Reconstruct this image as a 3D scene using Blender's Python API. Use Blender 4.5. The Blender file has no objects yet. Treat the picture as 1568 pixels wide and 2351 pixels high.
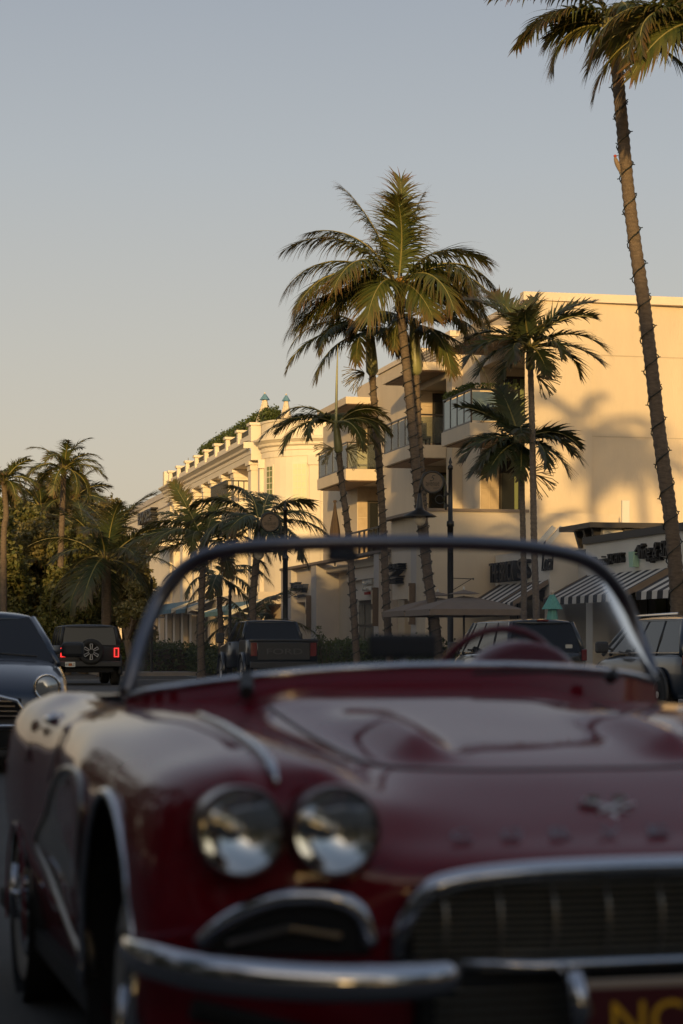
import bpy, math, random
import numpy as np
from mathutils import Vector, Matrix
R = math.radians
random.seed(7)
scene = bpy.context.scene
COL = scene.collection

# ------------------------------------------------------------ camera, sky, sun, exposure
F = 4900.0; CAMZ = 1.15; VH = 1485.0
cam_d = bpy.data.cameras.new('camera'); cam = bpy.data.objects.new('camera', cam_d); COL.objects.link(cam)
scene.camera = cam
cam.location = (0, 0, CAMZ); cam.rotation_euler = (R(90), 0, 0)
cam_d.sensor_fit = 'HORIZONTAL'; cam_d.sensor_width = 24; cam_d.lens = 75
cam_d.shift_y = (VH-1175.5)/1568
cam_d.clip_start = 0.1; cam_d.clip_end = 3000
cam_d.dof.use_dof = True; cam_d.dof.focus_distance = 62; cam_d.dof.aperture_fstop = 3.4

SUN_AZ = 5.5; SUN_EL = 9.0          # direction the light travels (right of +Y), height of the sun
world = bpy.data.worlds.new('World'); scene.world = world; world.use_nodes = True
wn = world.node_tree; bg = wn.nodes['Background']
sky = wn.nodes.new('ShaderNodeTexSky'); sky.sky_type = 'NISHITA'; sky.sun_disc = False
sky.sun_elevation = R(SUN_EL); sky.sun_rotation = R(180+SUN_AZ); sky.dust_density = 2.5; sky.air_density = 1.0; sky.ozone_density = 1.5
tc = wn.nodes.new('ShaderNodeTexCoord'); sx = wn.nodes.new('ShaderNodeSeparateXYZ'); rp = wn.nodes.new('ShaderNodeValToRGB')
mx = wn.nodes.new('ShaderNodeMix'); mx.data_type = 'RGBA'; mx.inputs[0].default_value = 0.72
wn.links.new(tc.outputs['Generated'], sx.inputs[0]); wn.links.new(sx.outputs[2], rp.inputs[0])
el = rp.color_ramp.elements                      # the thin evening haze, by height above the horizon
hz = [(0.0, (.58,.46,.33)), (.03, (.60,.49,.365)), (.08, (.575,.495,.395)), (.14, (.515,.475,.42)), (.22, (.43,.434,.438)), (.32, (.322,.342,.382)), (.6, (.25,.275,.33)), (1.0, (.21,.24,.305))]
while len(el) < len(hz): el.new(0.5)
for e, (p, c) in zip(el, hz): e.position = p; e.color = (*c, 1)
sc_ = wn.nodes.new('ShaderNodeVectorMath'); sc_.operation = 'SCALE'; sc_.inputs['Scale'].default_value = 1/.13
wn.links.new(rp.outputs[0], sc_.inputs[0])
wn.links.new(sky.outputs[0], mx.inputs['A']); wn.links.new(sc_.outputs[0], mx.inputs['B'])
mr = wn.nodes.new('ShaderNodeMapRange')       # the haze veils the sky away from the sun; towards the sun the clear evening glow stays
mr.inputs[1].default_value = -.7; mr.inputs[2].default_value = .3; mr.inputs[3].default_value = .15; mr.inputs[4].default_value = .82; mr.interpolation_type = 'SMOOTHSTEP'
wn.links.new(sx.outputs[1], mr.inputs[0]); wn.links.new(mr.outputs[0], mx.inputs[0])
wn.links.new(mx.outputs['Result'], bg.inputs[0]); bg.inputs[1].default_value = 0.13

sun_l = bpy.data.lights.new('sun', 'SUN'); sun = bpy.data.objects.new('sun', sun_l); COL.objects.link(sun)
sun_l.energy = 3.8; sun_l.angle = R(0.9); sun_l.color = (1.0, .64, .235)
_d = Vector((math.sin(R(SUN_AZ))*math.cos(R(SUN_EL)), math.cos(R(SUN_AZ))*math.cos(R(SUN_EL)), -math.sin(R(SUN_EL))))
sun.rotation_euler = _d.to_track_quat('-Z', 'Y').to_euler()
vs = scene.view_settings; vs.view_transform = 'Standard'; vs.look = 'None'; vs.exposure = 0.15; vs.gamma = 1; vs.use_curve_mapping = False

# ------------------------------------------------------------ frames: street axes (n to the right, t along the street)
AZ = R(12.47); cA, sA = math.cos(AZ), math.sin(AZ)
def S2W(n, t, z=0): return (cA*n-sA*t, sA*n+cA*t, z)
def K(u): return (u-784)/F
def TU(u, n): k = K(u); return n*(cA-k*sA)/(k*cA+sA)
def NU(u, t): k = K(u); return t*(k*cA+sA)/(cA-k*sA)
def ZV(v, n, t): return CAMZ+(VH-v)/F*(sA*n+cA*t)
def W(u, v, Y): return Vector(((u-784)/F*Y, Y, CAMZ+(VH-v)/F*Y))
def NT(u, Y): X = K(u)*Y; return (cA*X+sA*Y, -sA*X+cA*Y)

# ------------------------------------------------------------ materials
def mat(name, col, rough=.6, metal=0, coat=0, noise=0, nscale=8, bump=0, bscale=30, emit=None, spec=None, stretch=None):
    m = bpy.data.materials.new(name); m.use_nodes = True; nt = m.node_tree; b = nt.nodes['Principled BSDF']
    b.inputs['Base Color'].default_value = (*col, 1); b.inputs['Roughness'].default_value = rough; b.inputs['Metallic'].default_value = metal
    b.inputs['Coat Weight'].default_value = coat; b.inputs['Coat Roughness'].default_value = .03
    if spec is not None: b.inputs['Specular IOR Level'].default_value = spec
    if emit: b.inputs['Emission Color'].default_value = (*emit[0], 1); b.inputs['Emission Strength'].default_value = emit[1]
    if noise or bump:
        t = nt.nodes.new('ShaderNodeTexCoord'); mp = nt.nodes.new('ShaderNodeMapping'); nt.links.new(t.outputs['Object'], mp.inputs[0])
        if stretch: mp.inputs['Scale'].default_value = stretch
    if noise:
        n = nt.nodes.new('ShaderNodeTexNoise'); n.inputs['Scale'].default_value = nscale; n.inputs['Detail'].default_value = 6; n.inputs['Roughness'].default_value = .65
        nt.links.new(mp.outputs[0], n.inputs['Vector'])
        r = nt.nodes.new('ShaderNodeMapRange'); r.inputs[1].default_value = .3; r.inputs[2].default_value = .7; r.inputs[3].default_value = 1-noise; r.inputs[4].default_value = 1+noise*.6
        nt.links.new(n.outputs[0], r.inputs[0])
        v = nt.nodes.new('ShaderNodeVectorMath'); v.operation = 'SCALE'; v.inputs[0].default_value = col
        nt.links.new(r.outputs[0], v.inputs['Scale']); nt.links.new(v.outputs[0], b.inputs['Base Color'])
    if bump:
        n2 = nt.nodes.new('ShaderNodeTexNoise'); n2.inputs['Scale'].default_value = bscale; n2.inputs['Detail'].default_value = 4
        nt.links.new(mp.outputs[0], n2.inputs['Vector'])
        bp = nt.nodes.new('ShaderNodeBump'); bp.inputs['Strength'].default_value = bump; bp.inputs['Distance'].default_value = .02
        nt.links.new(n2.outputs[0], bp.inputs['Height']); nt.links.new(bp.outputs[0], b.inputs['Normal'])
    return m
M = {}
M['asphalt'] = mat('asphalt', (.055,.053,.05), .85, noise=.25, nscale=1.5, bump=.5, bscale=60)
M['walk'] = mat('sidewalk_concrete', (.27,.24,.21), .8, noise=.15, nscale=1.0, bump=.2)
M['ground'] = mat('ground', (.12,.10,.07), .9, noise=.2, nscale=.2)
M['line'] = mat('road_paint', (.6,.58,.52), .6, noise=.3, nscale=9)
M['cream'] = mat('cream_stucco', (.60,.50,.37), .85, noise=.10, nscale=.6, bump=.35, bscale=14, stretch=(1,1,.3))
M['cream2'] = mat('warm_stucco', (.68,.58,.46), .85, noise=.07, nscale=.5, bump=.25, bscale=22)
M['joint'] = mat('wall_joint_mastic', (.46,.38,.28), .9)
M['stone'] = mat('stone_cladding', (.46,.36,.25), .8, noise=.2, nscale=1.6, bump=.3, bscale=12)
M['greystucco'] = mat('grey_stucco', (.52,.47,.42), .85, noise=.08, nscale=.8, bump=.2)
M['white'] = mat('white_stucco', (.70,.62,.50), .8, noise=.05, nscale=.6, bump=.1)
M['shopwhite'] = mat('white_shop_paint', (.74,.69,.61), .8, noise=.07, nscale=.8, bump=.15, stretch=(1,1,.3))
M['coping'] = mat('dark_coping', (.035,.03,.028), .5)
M['frame'] = mat('dark_bronze_frame', (.035,.03,.026), .4, .3)
M['railing'] = mat('black_railing', (.015,.014,.013), .5)
M['soffit'] = mat('wood_soffit', (.22,.13,.08), .6, noise=.3, nscale=4, stretch=(1,12,1))
M['dglass'] = mat('dark_window_glass', (.02,.022,.024), .06, spec=.8)
M['shopglass'] = mat('shop_glass', (.22,.20,.16), .12, noise=.35, nscale=1.2)
M['curtain'] = mat('green_curtain', (.16,.19,.09), .8, noise=.2, nscale=3, stretch=(1,8,.2))
M['blind'] = mat('pale_blind', (.62,.62,.42), .7)
M['frost'] = mat('frosted_glass', (.20,.27,.26), .25, noise=.1, nscale=6)
M['sign'] = mat('black_letters', (.012,.012,.014), .45)
M['signwhite'] = mat('white_letters', (.7,.68,.62), .5)
M['signred'] = mat('red_letters', (.45,.03,.02), .5)
M['navy'] = mat('navy_letters', (.02,.03,.06), .5)
M['mint'] = mat('mint_plastic', (.35,.55,.42), .4)
M['awnblue'] = mat('blue_awning_canvas', (.10,.22,.27), .75, noise=.12, nscale=3)
M['awnwhite'] = mat('awning_white_canvas', (.62,.58,.52), .75, noise=.06, nscale=3)
M['awnblack'] = mat('awning_black_canvas', (.018,.018,.022), .75)
M['black'] = mat('black_post_paint', (.012,.011,.010), .4)
M['plaque'] = mat('bronze_plaque', (.13,.09,.06), .6, 0, noise=.2, nscale=12)
M['lampglass'] = mat('frosted_lamp_glass', (.55,.48,.38), .3)
M['taupe'] = mat('taupe_canvas', (.22,.17,.13), .85, noise=.1, nscale=4)
M['brownc'] = mat('brown_canvas', (.055,.035,.022), .85, noise=.15, nscale=4)
M['ivory'] = mat('ivory_canvas', (.66,.56,.43), .85, noise=.1, nscale=5)
M['bluec'] = mat('blue_canvas', (.10,.22,.32), .8)
M['teal'] = mat('teal_canvas', (.14,.40,.34), .8, noise=.2, nscale=6, stretch=(6,6,.6))
M['signplate'] = mat('street_sign_white', (.62,.60,.54), .5)
M['bark'] = mat('palm_bark', (.135,.10,.072), .9, noise=.4, nscale=7, bump=.8, bscale=25, stretch=(1,1,3))
M['barkpale'] = mat('pale_palm_bark', (.17,.135,.105), .9, noise=.35, nscale=9, bump=.6, bscale=25, stretch=(1,1,3))
M['bark2'] = mat('tree_bark', (.11,.08,.055), .9, noise=.3, nscale=5, bump=.6)
M['shaft'] = mat('green_crownshaft', (.20,.20,.085), .45, noise=.25, nscale=2, stretch=(1,1,.4))
M['fruit'] = mat('fruit_stalk', (.17,.14,.06), .7)
M['coco'] = mat('orange_coconuts', (.34,.17,.03), .5)
M['wire'] = mat('light_string_cable', (.012,.016,.012), .6)
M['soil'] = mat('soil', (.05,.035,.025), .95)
def leafmat(name, g1, g2, tip, trans=.35, tipamt=1.0):
    m = bpy.data.materials.new(name); m.use_nodes = True; nt = m.node_tree; b = nt.nodes['Principled BSDF']; out = nt.nodes['Material Output']
    a = nt.nodes.new('ShaderNodeAttribute'); a.attribute_name = 'leaf'
    sp = nt.nodes.new('ShaderNodeSeparateColor'); nt.links.new(a.outputs['Color'], sp.inputs[0])
    m1 = nt.nodes.new('ShaderNodeMix'); m1.data_type = 'RGBA'; m1.inputs['A'].default_value = (*g1,1); m1.inputs['B'].default_value = (*g2,1)
    nt.links.new(sp.outputs[1], m1.inputs[0])
    pw = nt.nodes.new('ShaderNodeMath'); pw.operation = 'POWER'; pw.inputs[1].default_value = 1.7; nt.links.new(sp.outputs[0], pw.inputs[0])
    ml = nt.nodes.new('ShaderNodeMath'); ml.operation = 'MULTIPLY'; nt.links.new(pw.outputs[0], ml.inputs[0]); nt.links.new(sp.outputs[2], ml.inputs[1])
    ml2 = nt.nodes.new('ShaderNodeMath'); ml2.operation = 'MULTIPLY'; ml2.inputs[1].default_value = tipamt; nt.links.new(ml.outputs[0], ml2.inputs[0])
    m2 = nt.nodes.new('ShaderNodeMix'); m2.data_type = 'RGBA'; m2.inputs['B'].default_value = (*tip,1)
    nt.links.new(ml2.outputs[0], m2.inputs[0]); nt.links.new(m1.outputs['Result'], m2.inputs['A'])
    b.inputs['Roughness'].default_value = .5; nt.links.new(m2.outputs['Result'], b.inputs['Base Color'])
    tr = nt.nodes.new('ShaderNodeBsdfTranslucent'); nt.links.new(m2.outputs['Result'], tr.inputs[0])
    ms = nt.nodes.new('ShaderNodeMixShader'); ms.inputs[0].default_value = trans
    nt.links.new(b.outputs[0], ms.inputs[1]); nt.links.new(tr.outputs[0], ms.inputs[2]); nt.links.new(ms.outputs[0], out.inputs[0])
    return m
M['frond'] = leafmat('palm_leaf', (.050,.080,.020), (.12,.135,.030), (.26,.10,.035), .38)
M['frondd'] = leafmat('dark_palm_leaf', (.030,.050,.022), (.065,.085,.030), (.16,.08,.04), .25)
M['rachis'] = mat('frond_midrib', (.22,.19,.06), .5)
M['leafa'] = leafmat('tree_leaf', (.065,.088,.022), (.19,.18,.055), (.15,.09,.03), .3)
M['leafb'] = leafmat('olive_tree_leaf', (.10,.105,.035), (.24,.20,.07), (.2,.12,.05), .3)
M['leafh'] = leafmat('hedge_leaf', (.03,.055,.012), (.08,.11,.025), (.12,.10,.03), .25)

# ------------------------------------------------------------ mesh building
class MB:
    def __init__(s, off=(0,0,0)): s.v = []; s.f = []; s.o = off; s.c = None
    def add(s, vs_, fs):
        b = len(s.v); s.v += [tuple(p) for p in vs_]; s.f += [tuple(b+i for i in f) for f in fs]; return s
    def box(s, x0, x1, y0, y1, z0, z1):
        if x0 > x1: x0, x1 = x1, x0
        if y0 > y1: y0, y1 = y1, y0
        if z0 > z1: z0, z1 = z1, z0
        return s.add([(x0,y0,z0),(x1,y0,z0),(x1,y1,z0),(x0,y1,z0),(x0,y0,z1),(x1,y0,z1),(x1,y1,z1),(x0,y1,z1)],
                     [(0,3,2,1),(4,5,6,7),(0,1,5,4),(1,2,6,5),(2,3,7,6),(3,0,4,7)])
    def quad(s, *p): return s.add(p, [tuple(range(len(p)))])
    def prism(s, poly, d):          # poly: 3D points, extruded by vector d
        n = len(poly); d = Vector(d)
        return s.add([tuple(p) for p in poly]+[tuple(Vector(p)+d) for p in poly],
                     [tuple(range(n))[::-1], tuple(range(n, 2*n))]+[(i,(i+1)%n,n+(i+1)%n,n+i) for i in range(n)])
    def tube(s, path, rad, seg=8, closed=False, flat=None, up=None):
        P = [Vector(p) for p in path]; n = len(P)
        if not hasattr(rad, '__len__'): rad = [rad]*n
        vs_, fs = [], []; ref = Vector(up) if up else None
        for i, p in enumerate(P):
            if closed: d = P[(i+1)%n]-P[i-1]
            else: d = P[min(i+1,n-1)]-P[max(i-1,0)]
            d.normalize()
            if ref is None: ref = Vector((0,0,1)) if abs(d.z) < .9 else Vector((1,0,0))
            a = (ref-d*ref.dot(d)); a.normalize(); b = d.cross(a)
            if not up: ref = a
            for k in range(seg):
                th = 2*math.pi*k/seg; q = (flat or 1)
                vs_.append(p+a*(rad[i]*math.cos(th))+b*(rad[i]*q*math.sin(th)))
        for i in range(n if closed else n-1):
            j = (i+1)%n
            for k in range(seg): fs.append((i*seg+k, i*seg+(k+1)%seg, j*seg+(k+1)%seg, j*seg+k))
        if not closed: fs.append(tuple(range(seg))[::-1]); fs.append(tuple((n-1)*seg+k for k in range(seg)))
        return s.add(vs_, fs)
    def lathe(s, prof, c=(0,0,0), seg=16, axis='z', cap=False):   # prof: (r, h)
        vs_, fs = [], []
        for r, h in prof:
            for k in range(seg):
                a = 2*math.pi*k/seg; x, y = r*math.cos(a), r*math.sin(a)
                p = {'z': (x,y,h), 'x': (h,x,y), 'y': (x,h,y)}[axis]
                vs_.append((c[0]+p[0], c[1]+p[1], c[2]+p[2]))
        for i in range(len(prof)-1):
            for k in range(seg): fs.append((i*seg+k, i*seg+(k+1)%seg, (i+1)*seg+(k+1)%seg, (i+1)*seg+k))
        if cap and prof[0][0] > 1e-4: fs.append(tuple(range(seg))[::-1])
        if cap and prof[-1][0] > 1e-4: fs.append(tuple((len(prof)-1)*seg+k for k in range(seg)))
        return s.add(vs_, fs)
    def grid(s, rows, close=False):
        m = len(rows[0]); vs_ = [p for r in rows for p in r]; fs = []
        for i in range(len(rows)-1):
            for j in range(m if close else m-1):
                k = (j+1)%m; fs.append((i*m+j, i*m+k, (i+1)*m+k, (i+1)*m+j))
        return s.add(vs_, fs)
    def mesh(s, name, m, smooth=False):
        me = bpy.data.meshes.new(name); o = s.o
        me.from_pydata([(p[0]-o[0], p[1]-o[1], p[2]-o[2]) for p in s.v], [], s.f)
        for mm in (m if isinstance(m, (list,tuple)) else [m]): me.materials.append(mm)
        if smooth: me.polygons.foreach_set('use_smooth', [True]*len(me.polygons))
        if s.c:
            a = me.color_attributes.new('leaf', 'FLOAT_COLOR', 'POINT')
            a.data.foreach_set('color', [x for c in s.c for x in c])
        me.update(); return me
    def build(s, name, m, parent=None, smooth=False, kind=None, sub=0, bevel=0):
        o = bpy.data.objects.new(name, s.mesh(name, m, smooth)); COL.objects.link(o); o.parent = parent
        if kind: o['kind'] = kind
        if sub: md = o.modifiers.new('s', 'SUBSURF'); md.levels = md.render_levels = sub
        if bevel: md = o.modifiers.new('b', 'BEVEL'); md.width = bevel; md.segments = 2; md.limit_method = 'ANGLE'
        return o
def tag(o, label, cat, group=None, kind=None):
    o['label'] = label; o['category'] = cat
    if group: o['group'] = group
    if kind: o['kind'] = kind
    return o
def thing(name, label, cat, loc=(0,0,0), rz=0, group=None):
    o = bpy.data.objects.new(name, None); COL.objects.link(o); o.location = loc; o.rotation_euler = (0,0,rz); o.empty_display_size = .2
    return tag(o, label, cat, group)
def sthing(name, label, cat, n, t, group=None, rz=0):
    return thing(name, label, cat, S2W(n, t), AZ+rz, group)
def inst(name, me, parent, loc=(0,0,0), rot=(0,0,0), scale=(1,1,1)):
    o = bpy.data.objects.new(name, me); COL.objects.link(o); o.parent = parent; o.location = loc; o.rotation_euler = rot; o.scale = scale; return o
def text(name, txt, w, h, depth, m, parent, org, X, Y, shear=0):
    """flat lettering as extruded mesh: org = lower left, X/Y unit axes"""
    cu = bpy.data.curves.new('t', 'FONT'); cu.body = txt; cu.extrude = .5; cu.shear = shear; cu.resolution_u = 3
    ob = bpy.data.objects.new('t', cu); COL.objects.link(ob)
    dg = bpy.context.evaluated_depsgraph_get(); me = bpy.data.meshes.new_from_object(ob.evaluated_get(dg))
    bpy.data.objects.remove(ob)
    co = np.array([v.co[:] for v in me.vertices]); mn, mxx = co.min(0), co.max(0)
    X = Vector(X); Y = Vector(Y); Z = X.cross(Y); O = Vector(org)
    for v in me.vertices:
        a = (v.co.x-mn[0])/(mxx[0]-mn[0])*w; b = (v.co.y-mn[1])/(mxx[1]-mn[1])*h; c = (v.co.z+.5)*depth
        v.co = O+X*a+Y*b+Z*c
    me.name = name; me.materials.clear(); me.materials.append(m)
    o = bpy.data.objects.new(name, me); COL.objects.link(o); o.parent = parent; return o

# ============================================================ SETTING
def struct(o): o['kind'] = 'structure'; return o
g = struct(MB().box(-900, 900, -700, 1500, -.6, -.012).build('ground', M['ground'])); g.rotation_euler = (0,0,AZ)
rd = struct(MB().quad((-7.5,-300,-.004),(15.0,-300,-.004),(15.0,500,-.004),(-7.5,500,-.004)).build('road', M['asphalt'])); rd.rotation_euler = (0,0,AZ)
ln = MB()
for t in range(-40, 260, 9): ln.box(3.1, 3.22, t, t+3, -.004, .002)
ln.quad((12.2,20,.002),(12.32,20,.002),(12.32,200,.002),(12.2,200,.002))
for t in np.arange(24, 200, 6.5): ln.quad((12.3,t,.003),(14.9,t,.003),(14.9,t+.1,.003),(12.3,t+.1,.003))
ln.quad((4.0,74,.001),(12.0,74,.001),(12.0,74.35,.001),(4.0,74.35,.001))
o = struct(ln.build('road_markings', M['line'])); o.rotation_euler = (0,0,AZ)
wk = MB().box(15.3, 26, -120, 300, -.3, .13)
o = struct(wk.build('sidewalk', M['walk'])); o.rotation_euler = (0,0,AZ)
kb = MB().box(15.0, 15.298, -120, 300, -.3, .14).box(9.0, 14.998, 84, 112, -.3, .14)
o = struct(kb.build('kerb', M['walk'])); o.rotation_euler = (0,0,AZ)
o = struct(MB().box(-26, -7.7, -120, 300, -.3, .13).build('sidewalk', M['walk'])); o.rotation_euler = (0,0,AZ)

# ============================================================ FOUR STOREY BALCONY BUILDING (right)
tw = 69.0; nw = NU(1205, tw); zr = ZV(691, NU(1274, tw), tw); PW = 21.4
n0, t0 = 21.6, tw
B = sthing('balcony_building', 'cream building with glass balconies and tall blank side wall', 'building', n0, t0)
def mb(): return MB((n0, t0, 0))
wl = mb(); wl.add([(nw,tw,0),(44,tw+.9,0),(44,tw+.9,zr),(nw,tw,zr),(nw,101,0),(44,101,0),(44,101,zr),(nw,101,zr)],
   [(0,1,2,3)])
wl.box(24, 44, tw+.95, 101, 0, zr-.02)
lg = {}  # loggias: t range
tR0, tR1 = TU(1078,20), TU(1013,20); tM0, tM1 = TU(943,20), TU(878,20); tL0, tL1 = TU(794,20), TU(728,20)
zs = ZV(1026, 20, tR1); zs2 = zs+.5
fR, fM, fL = TU(1102, PW+.4), TU(963, PW), TU(820, PW)
zh = zr-1.5
wl.box(PW+.4, 23.99, tw+.02, tR0-.9, 0, zr-.03)
wl.box(PW+.4, 23.99, fR, TU(1038,PW), 0, zr-.03)
wl.box(PW, 23.98, TU(1038,PW), tM0+.02, 0, zr-.04)
wl.box(PW, 23.99, fM, TU(868,PW), 0, zr-.03)
wl.box(PW, 23.99, fL, 100.9, 0, zr-1.1)
for a, b, p in ((tR0-.9, fR, PW+.4), (tM0, fM, PW), (TU(868,PW), fL, PW)):
    wl.box(p+.02, 23.97, a+.02, b-.02, zh, zr-.06)           # header over each loggia
    wl.box(p+.02, 23.97, a+.02, b-.02, zs+.05, zs2-.03)       # floor slab
wl.build('wall', M['cream'], B)
cp = mb(); cp.box(nw-.06, 44, tw-.05, tw+.35, zr, zr+.28); cp.add([], [])
cp.box(PW+.3, 24, tw+.4, TU(1038,PW), zr, zr+.18); cp.box(PW-.08, 24, TU(1038,PW)+.02, tM0+.1, zr-.01, zr+.2); cp.box(PW-.06, 24, fM-.05, TU(868,PW)+.05, zr, zr+.2)
cp.build('parapet_coping', M['cream2'], B)
# expansion joints on the blank wall (thin strips in a darker tone)
for v in (816, 1003):
    z = ZV(v, NU(1400,tw), tw); j = mb(); j.add([(nw+.1,tw-.012,z),(43.9,tw+.888,z),(43.9,tw+.888,z+.03),(nw+.1,tw-.012,z+.03)], [(0,1,2,3)]); j.build('wall_joint', M['joint'], B)
for u, w_, h_ in ((1330,1.6,.5),(1500,2.2,.35)):
    n_ = NU(u, tw+5); q = mb(); q.box(n_, n_+w_, tw+5, tw+6.2, zr-.1, zr+h_); q.build('roof_vent', M['greystucco'], B)
for u in (1290, 1470): n_ = NU(u, tw); q = mb(); q.box(n_, n_+.22, tw-.02+(n_-nw)*.04, tw+.1, zr-.9, zr-.72); q.build('scupper', M['taupe'], B)
# stone cladding tiles inside the loggias and on the R bay
st = mb()
def tiles(n0_, n1_, t, z0, z1, nx, nz):
    dx, dz = (n1_-n0_)/nx, (z1-z0)/nz
    for i in range(nx):
        for j in range(nz):
            q = mb(); q.box(n0_+i*dx+.012, n0_+(i+1)*dx-.012, t-.03-random.random()*.008, t+.0, z0+j*dz+.012, z0+(j+1)*dz-.012); q.build('stone_tile', M['stone'], B)
tiles(PW+.42, NU(1145,fR), fR-.0, 4.2, zs-.02, 2, 3)
tiles(PW+.02, PW+1.0, fM-.0, zs2, zh, 1, 4); tiles(PW+.02, PW+1.0, fL, 4.3, zs-.02, 1, 3)
tiles(PW+.02, PW+1.2, TU(868,PW)+5.2, 4.3, zs, 1, 3)
# doors with curtains facing the street end
def door(n_a, n_b, t, z0, z1):
    d = mb(); d.box(n_a, n_b, t-.10, t-.01, z0, z1); d = d.build('glass_door', M['frame'], B)
    w = n_b-n_a
    q = mb(); q.box(n_a+.08, n_b-.08, t-.13, t-.105, z0+.1, z1-.1); q.build('pane', M['dglass'], d)
    q = mb()
    for k in range(3): q.box(n_a+w*(.40+.18*k), n_a+w*(.50+.18*k), t-.15, t-.132, z0+.1, z1-.1)
    q.build('curtain', M['curtain'], d)
zt = ZV(1168, 18, tw-.5)
door(NU(992,fM), NU(1016,fM)+.9, fM, zs2, zh-.1); door(NU(984,fM), NU(1016,fM)+.9, fM, 4.4, zs-.2)
door(NU(1145,fR), 23.9, fR, 4.4, zs-.25); door(NU(1140,fR), 23.9, fR, zs2, zh-.3)
door(NU(843,fL), NU(863,fL)+.8, fL, 4.4, zs-.6); door(NU(843,fL), NU(863,fL)+.8, fL, zs2, zh-.3)
# louvre box above the M loggia
lv = mb(); lv.box(PW-.1, PW+.02, tM0+.2, fM+.6, ZV(868,PW,fM), ZV(822,PW,fM)); lv = lv.build('louvre_screen', M['greystucco'], B)
zz = ZV(868,PW,fM)
for k in range(9):
    q = mb(); q.prism([(PW-.1,0,zz+.06+k*.12),(PW-.17,0,zz+.03+k*.12),(PW-.16,0,zz+.02+k*.12),(PW-.1,0,zz+.04+k*.12)][:4], (0,fM+.3-tM0,0))
    q.v = [(a, b+tM0+.3, c) for a,b,c in q.v]; q.build('louvre_slat', M['greystucco'], lv)
# balconies: slab, soffit boards, posts, glass panes, handrail
def balcony(t_a, t_b, n_a, n_b, frosted, np_s):
    s_ = mb(); s_.box(n_a, n_b, t_a, t_b, zs, zs2); s = s_.build('balcony_slab', M['cream'], B, bevel=.02)
    nb = 8; dt = (t_b-t_a-.3)/nb
    for k in range(nb):
        q = mb(); q.box(n_a+.15, n_b-.05, t_a+.15+k*dt+.015, t_a+.15+(k+1)*dt-.015, zs-.035, zs-.003); q.build('soffit_board', M['soffit'], s)
    gm = M['frost'] if frosted else M['clear']
    n_i, t_i = n_a+.08, t_a+.08
    def post(n, t): q = mb(); q.box(n-.025, n+.025, t-.03, t+.03, zs2, zs2+1.12); q.build('post', M['frame'], s)
    dts = (t_b-.08-t_i)/np_s
    for k in range(np_s+1): post(n_i, t_i+k*dts)
    for k in range(np_s):
        q = mb(); q.box(n_i-.008, n_i+.008, t_i+k*dts+.05, t_i+(k+1)*dts-.05, zs2+.08, zs2+1.06); q.build('glass_pane', gm, s)
    w = n_b-.04-n_i; q = mb(); q.box(n_i+.04, n_i+w, t_i-.008, t_i+.008, zs2+.08, zs2+1.06); q.build('glass_pane', gm, s)
    q = mb(); q.box(n_i-.04, n_i+.04, t_i-.04, t_b-.04, zs2+1.12, zs2+1.17); q.box(n_i+.045, n_i+w, t_i-.04, t_i+.04, zs2+1.121, zs2+1.171)
    q.box(n_i-.03, n_i+.03, t_i-.03, t_b-.05, zs2+.02, zs2+.07); q.build('handrail', M['frame'], s)
    return s
def clearglass(name, tint, diff, gl=.05):
    m = bpy.data.materials.new(name); m.use_nodes = True; nt = m.node_tree; out = nt.nodes['Material Output']; nt.nodes.remove(nt.nodes['Principled BSDF'])
    t = nt.nodes.new('ShaderNodeBsdfTransparent'); t.inputs[0].default_value = (*tint,1)
    d = nt.nodes.new('ShaderNodeBsdfDiffuse'); d.inputs[0].default_value = (.5,.52,.55,1)
    gg = nt.nodes.new('ShaderNodeBsdfGlossy'); gg.inputs['Roughness'].default_value = .02
    fr = nt.nodes.new('ShaderNodeFresnel'); fr.inputs[0].default_value = 1.3
    a = nt.nodes.new('ShaderNodeMixShader'); a.inputs[0].default_value = diff
    nt.links.new(t.outputs[0], a.inputs[1]); nt.links.new(d.outputs[0], a.inputs[2])
    b = nt.nodes.new('ShaderNodeMixShader'); nt.links.new(fr.outputs[0], b.inputs[0]); nt.links.new(a.outputs[0], b.inputs[1]); nt.links.new(gg.outputs[0], b.inputs[2])
    nt.links.new(b.outputs[0], out.inputs[0]); return m
M['clear'] = clearglass('clear_balcony_glass', (.72,.78,.74), .06)
M['wsglass'] = clearglass('windshield_glass', (.76,.77,.80), .035)
M['wsglass'].node_tree.nodes['Fresnel'].inputs[0].default_value = 1.07
balcony(tR0, tR1, 20, PW+.38, True, 4); balcony(tM0, tM1, 20, PW-.01, False, 4); balcony(tL0, tL1, 20, PW-.01, False, 4)
for a, b, p in ((tR0-1.2, tR1, PW+.38), (tM0-.3, tM1, PW-.01), (tL0, tL1, PW-.01)):
    zc = ZV(742, 20, TU(1108,20)) if a < 75 else zs2+3.1
    q = mb(); q.box(20, p, a, b, zc-.30, zc); c_ = q.build('canopy', M['cream'], B)
    for k in range(7):
        dt = (b-a-.2)/7; q = mb(); q.box(20.1, p-.05, a+.1+k*dt+.02, a+.1+(k+1)*dt-.02, zc-.335, zc-.303); q.build('soffit_board', M['soffit'], c_)
q = mb(); q.box(PW+.34, PW+.40, TU(1065,PW)-.0, TU(1065,PW)+.1, ZV(1092,PW,77), ZV(1076,PW,77)); q.build('wall_light', M['frame'], B)
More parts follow.
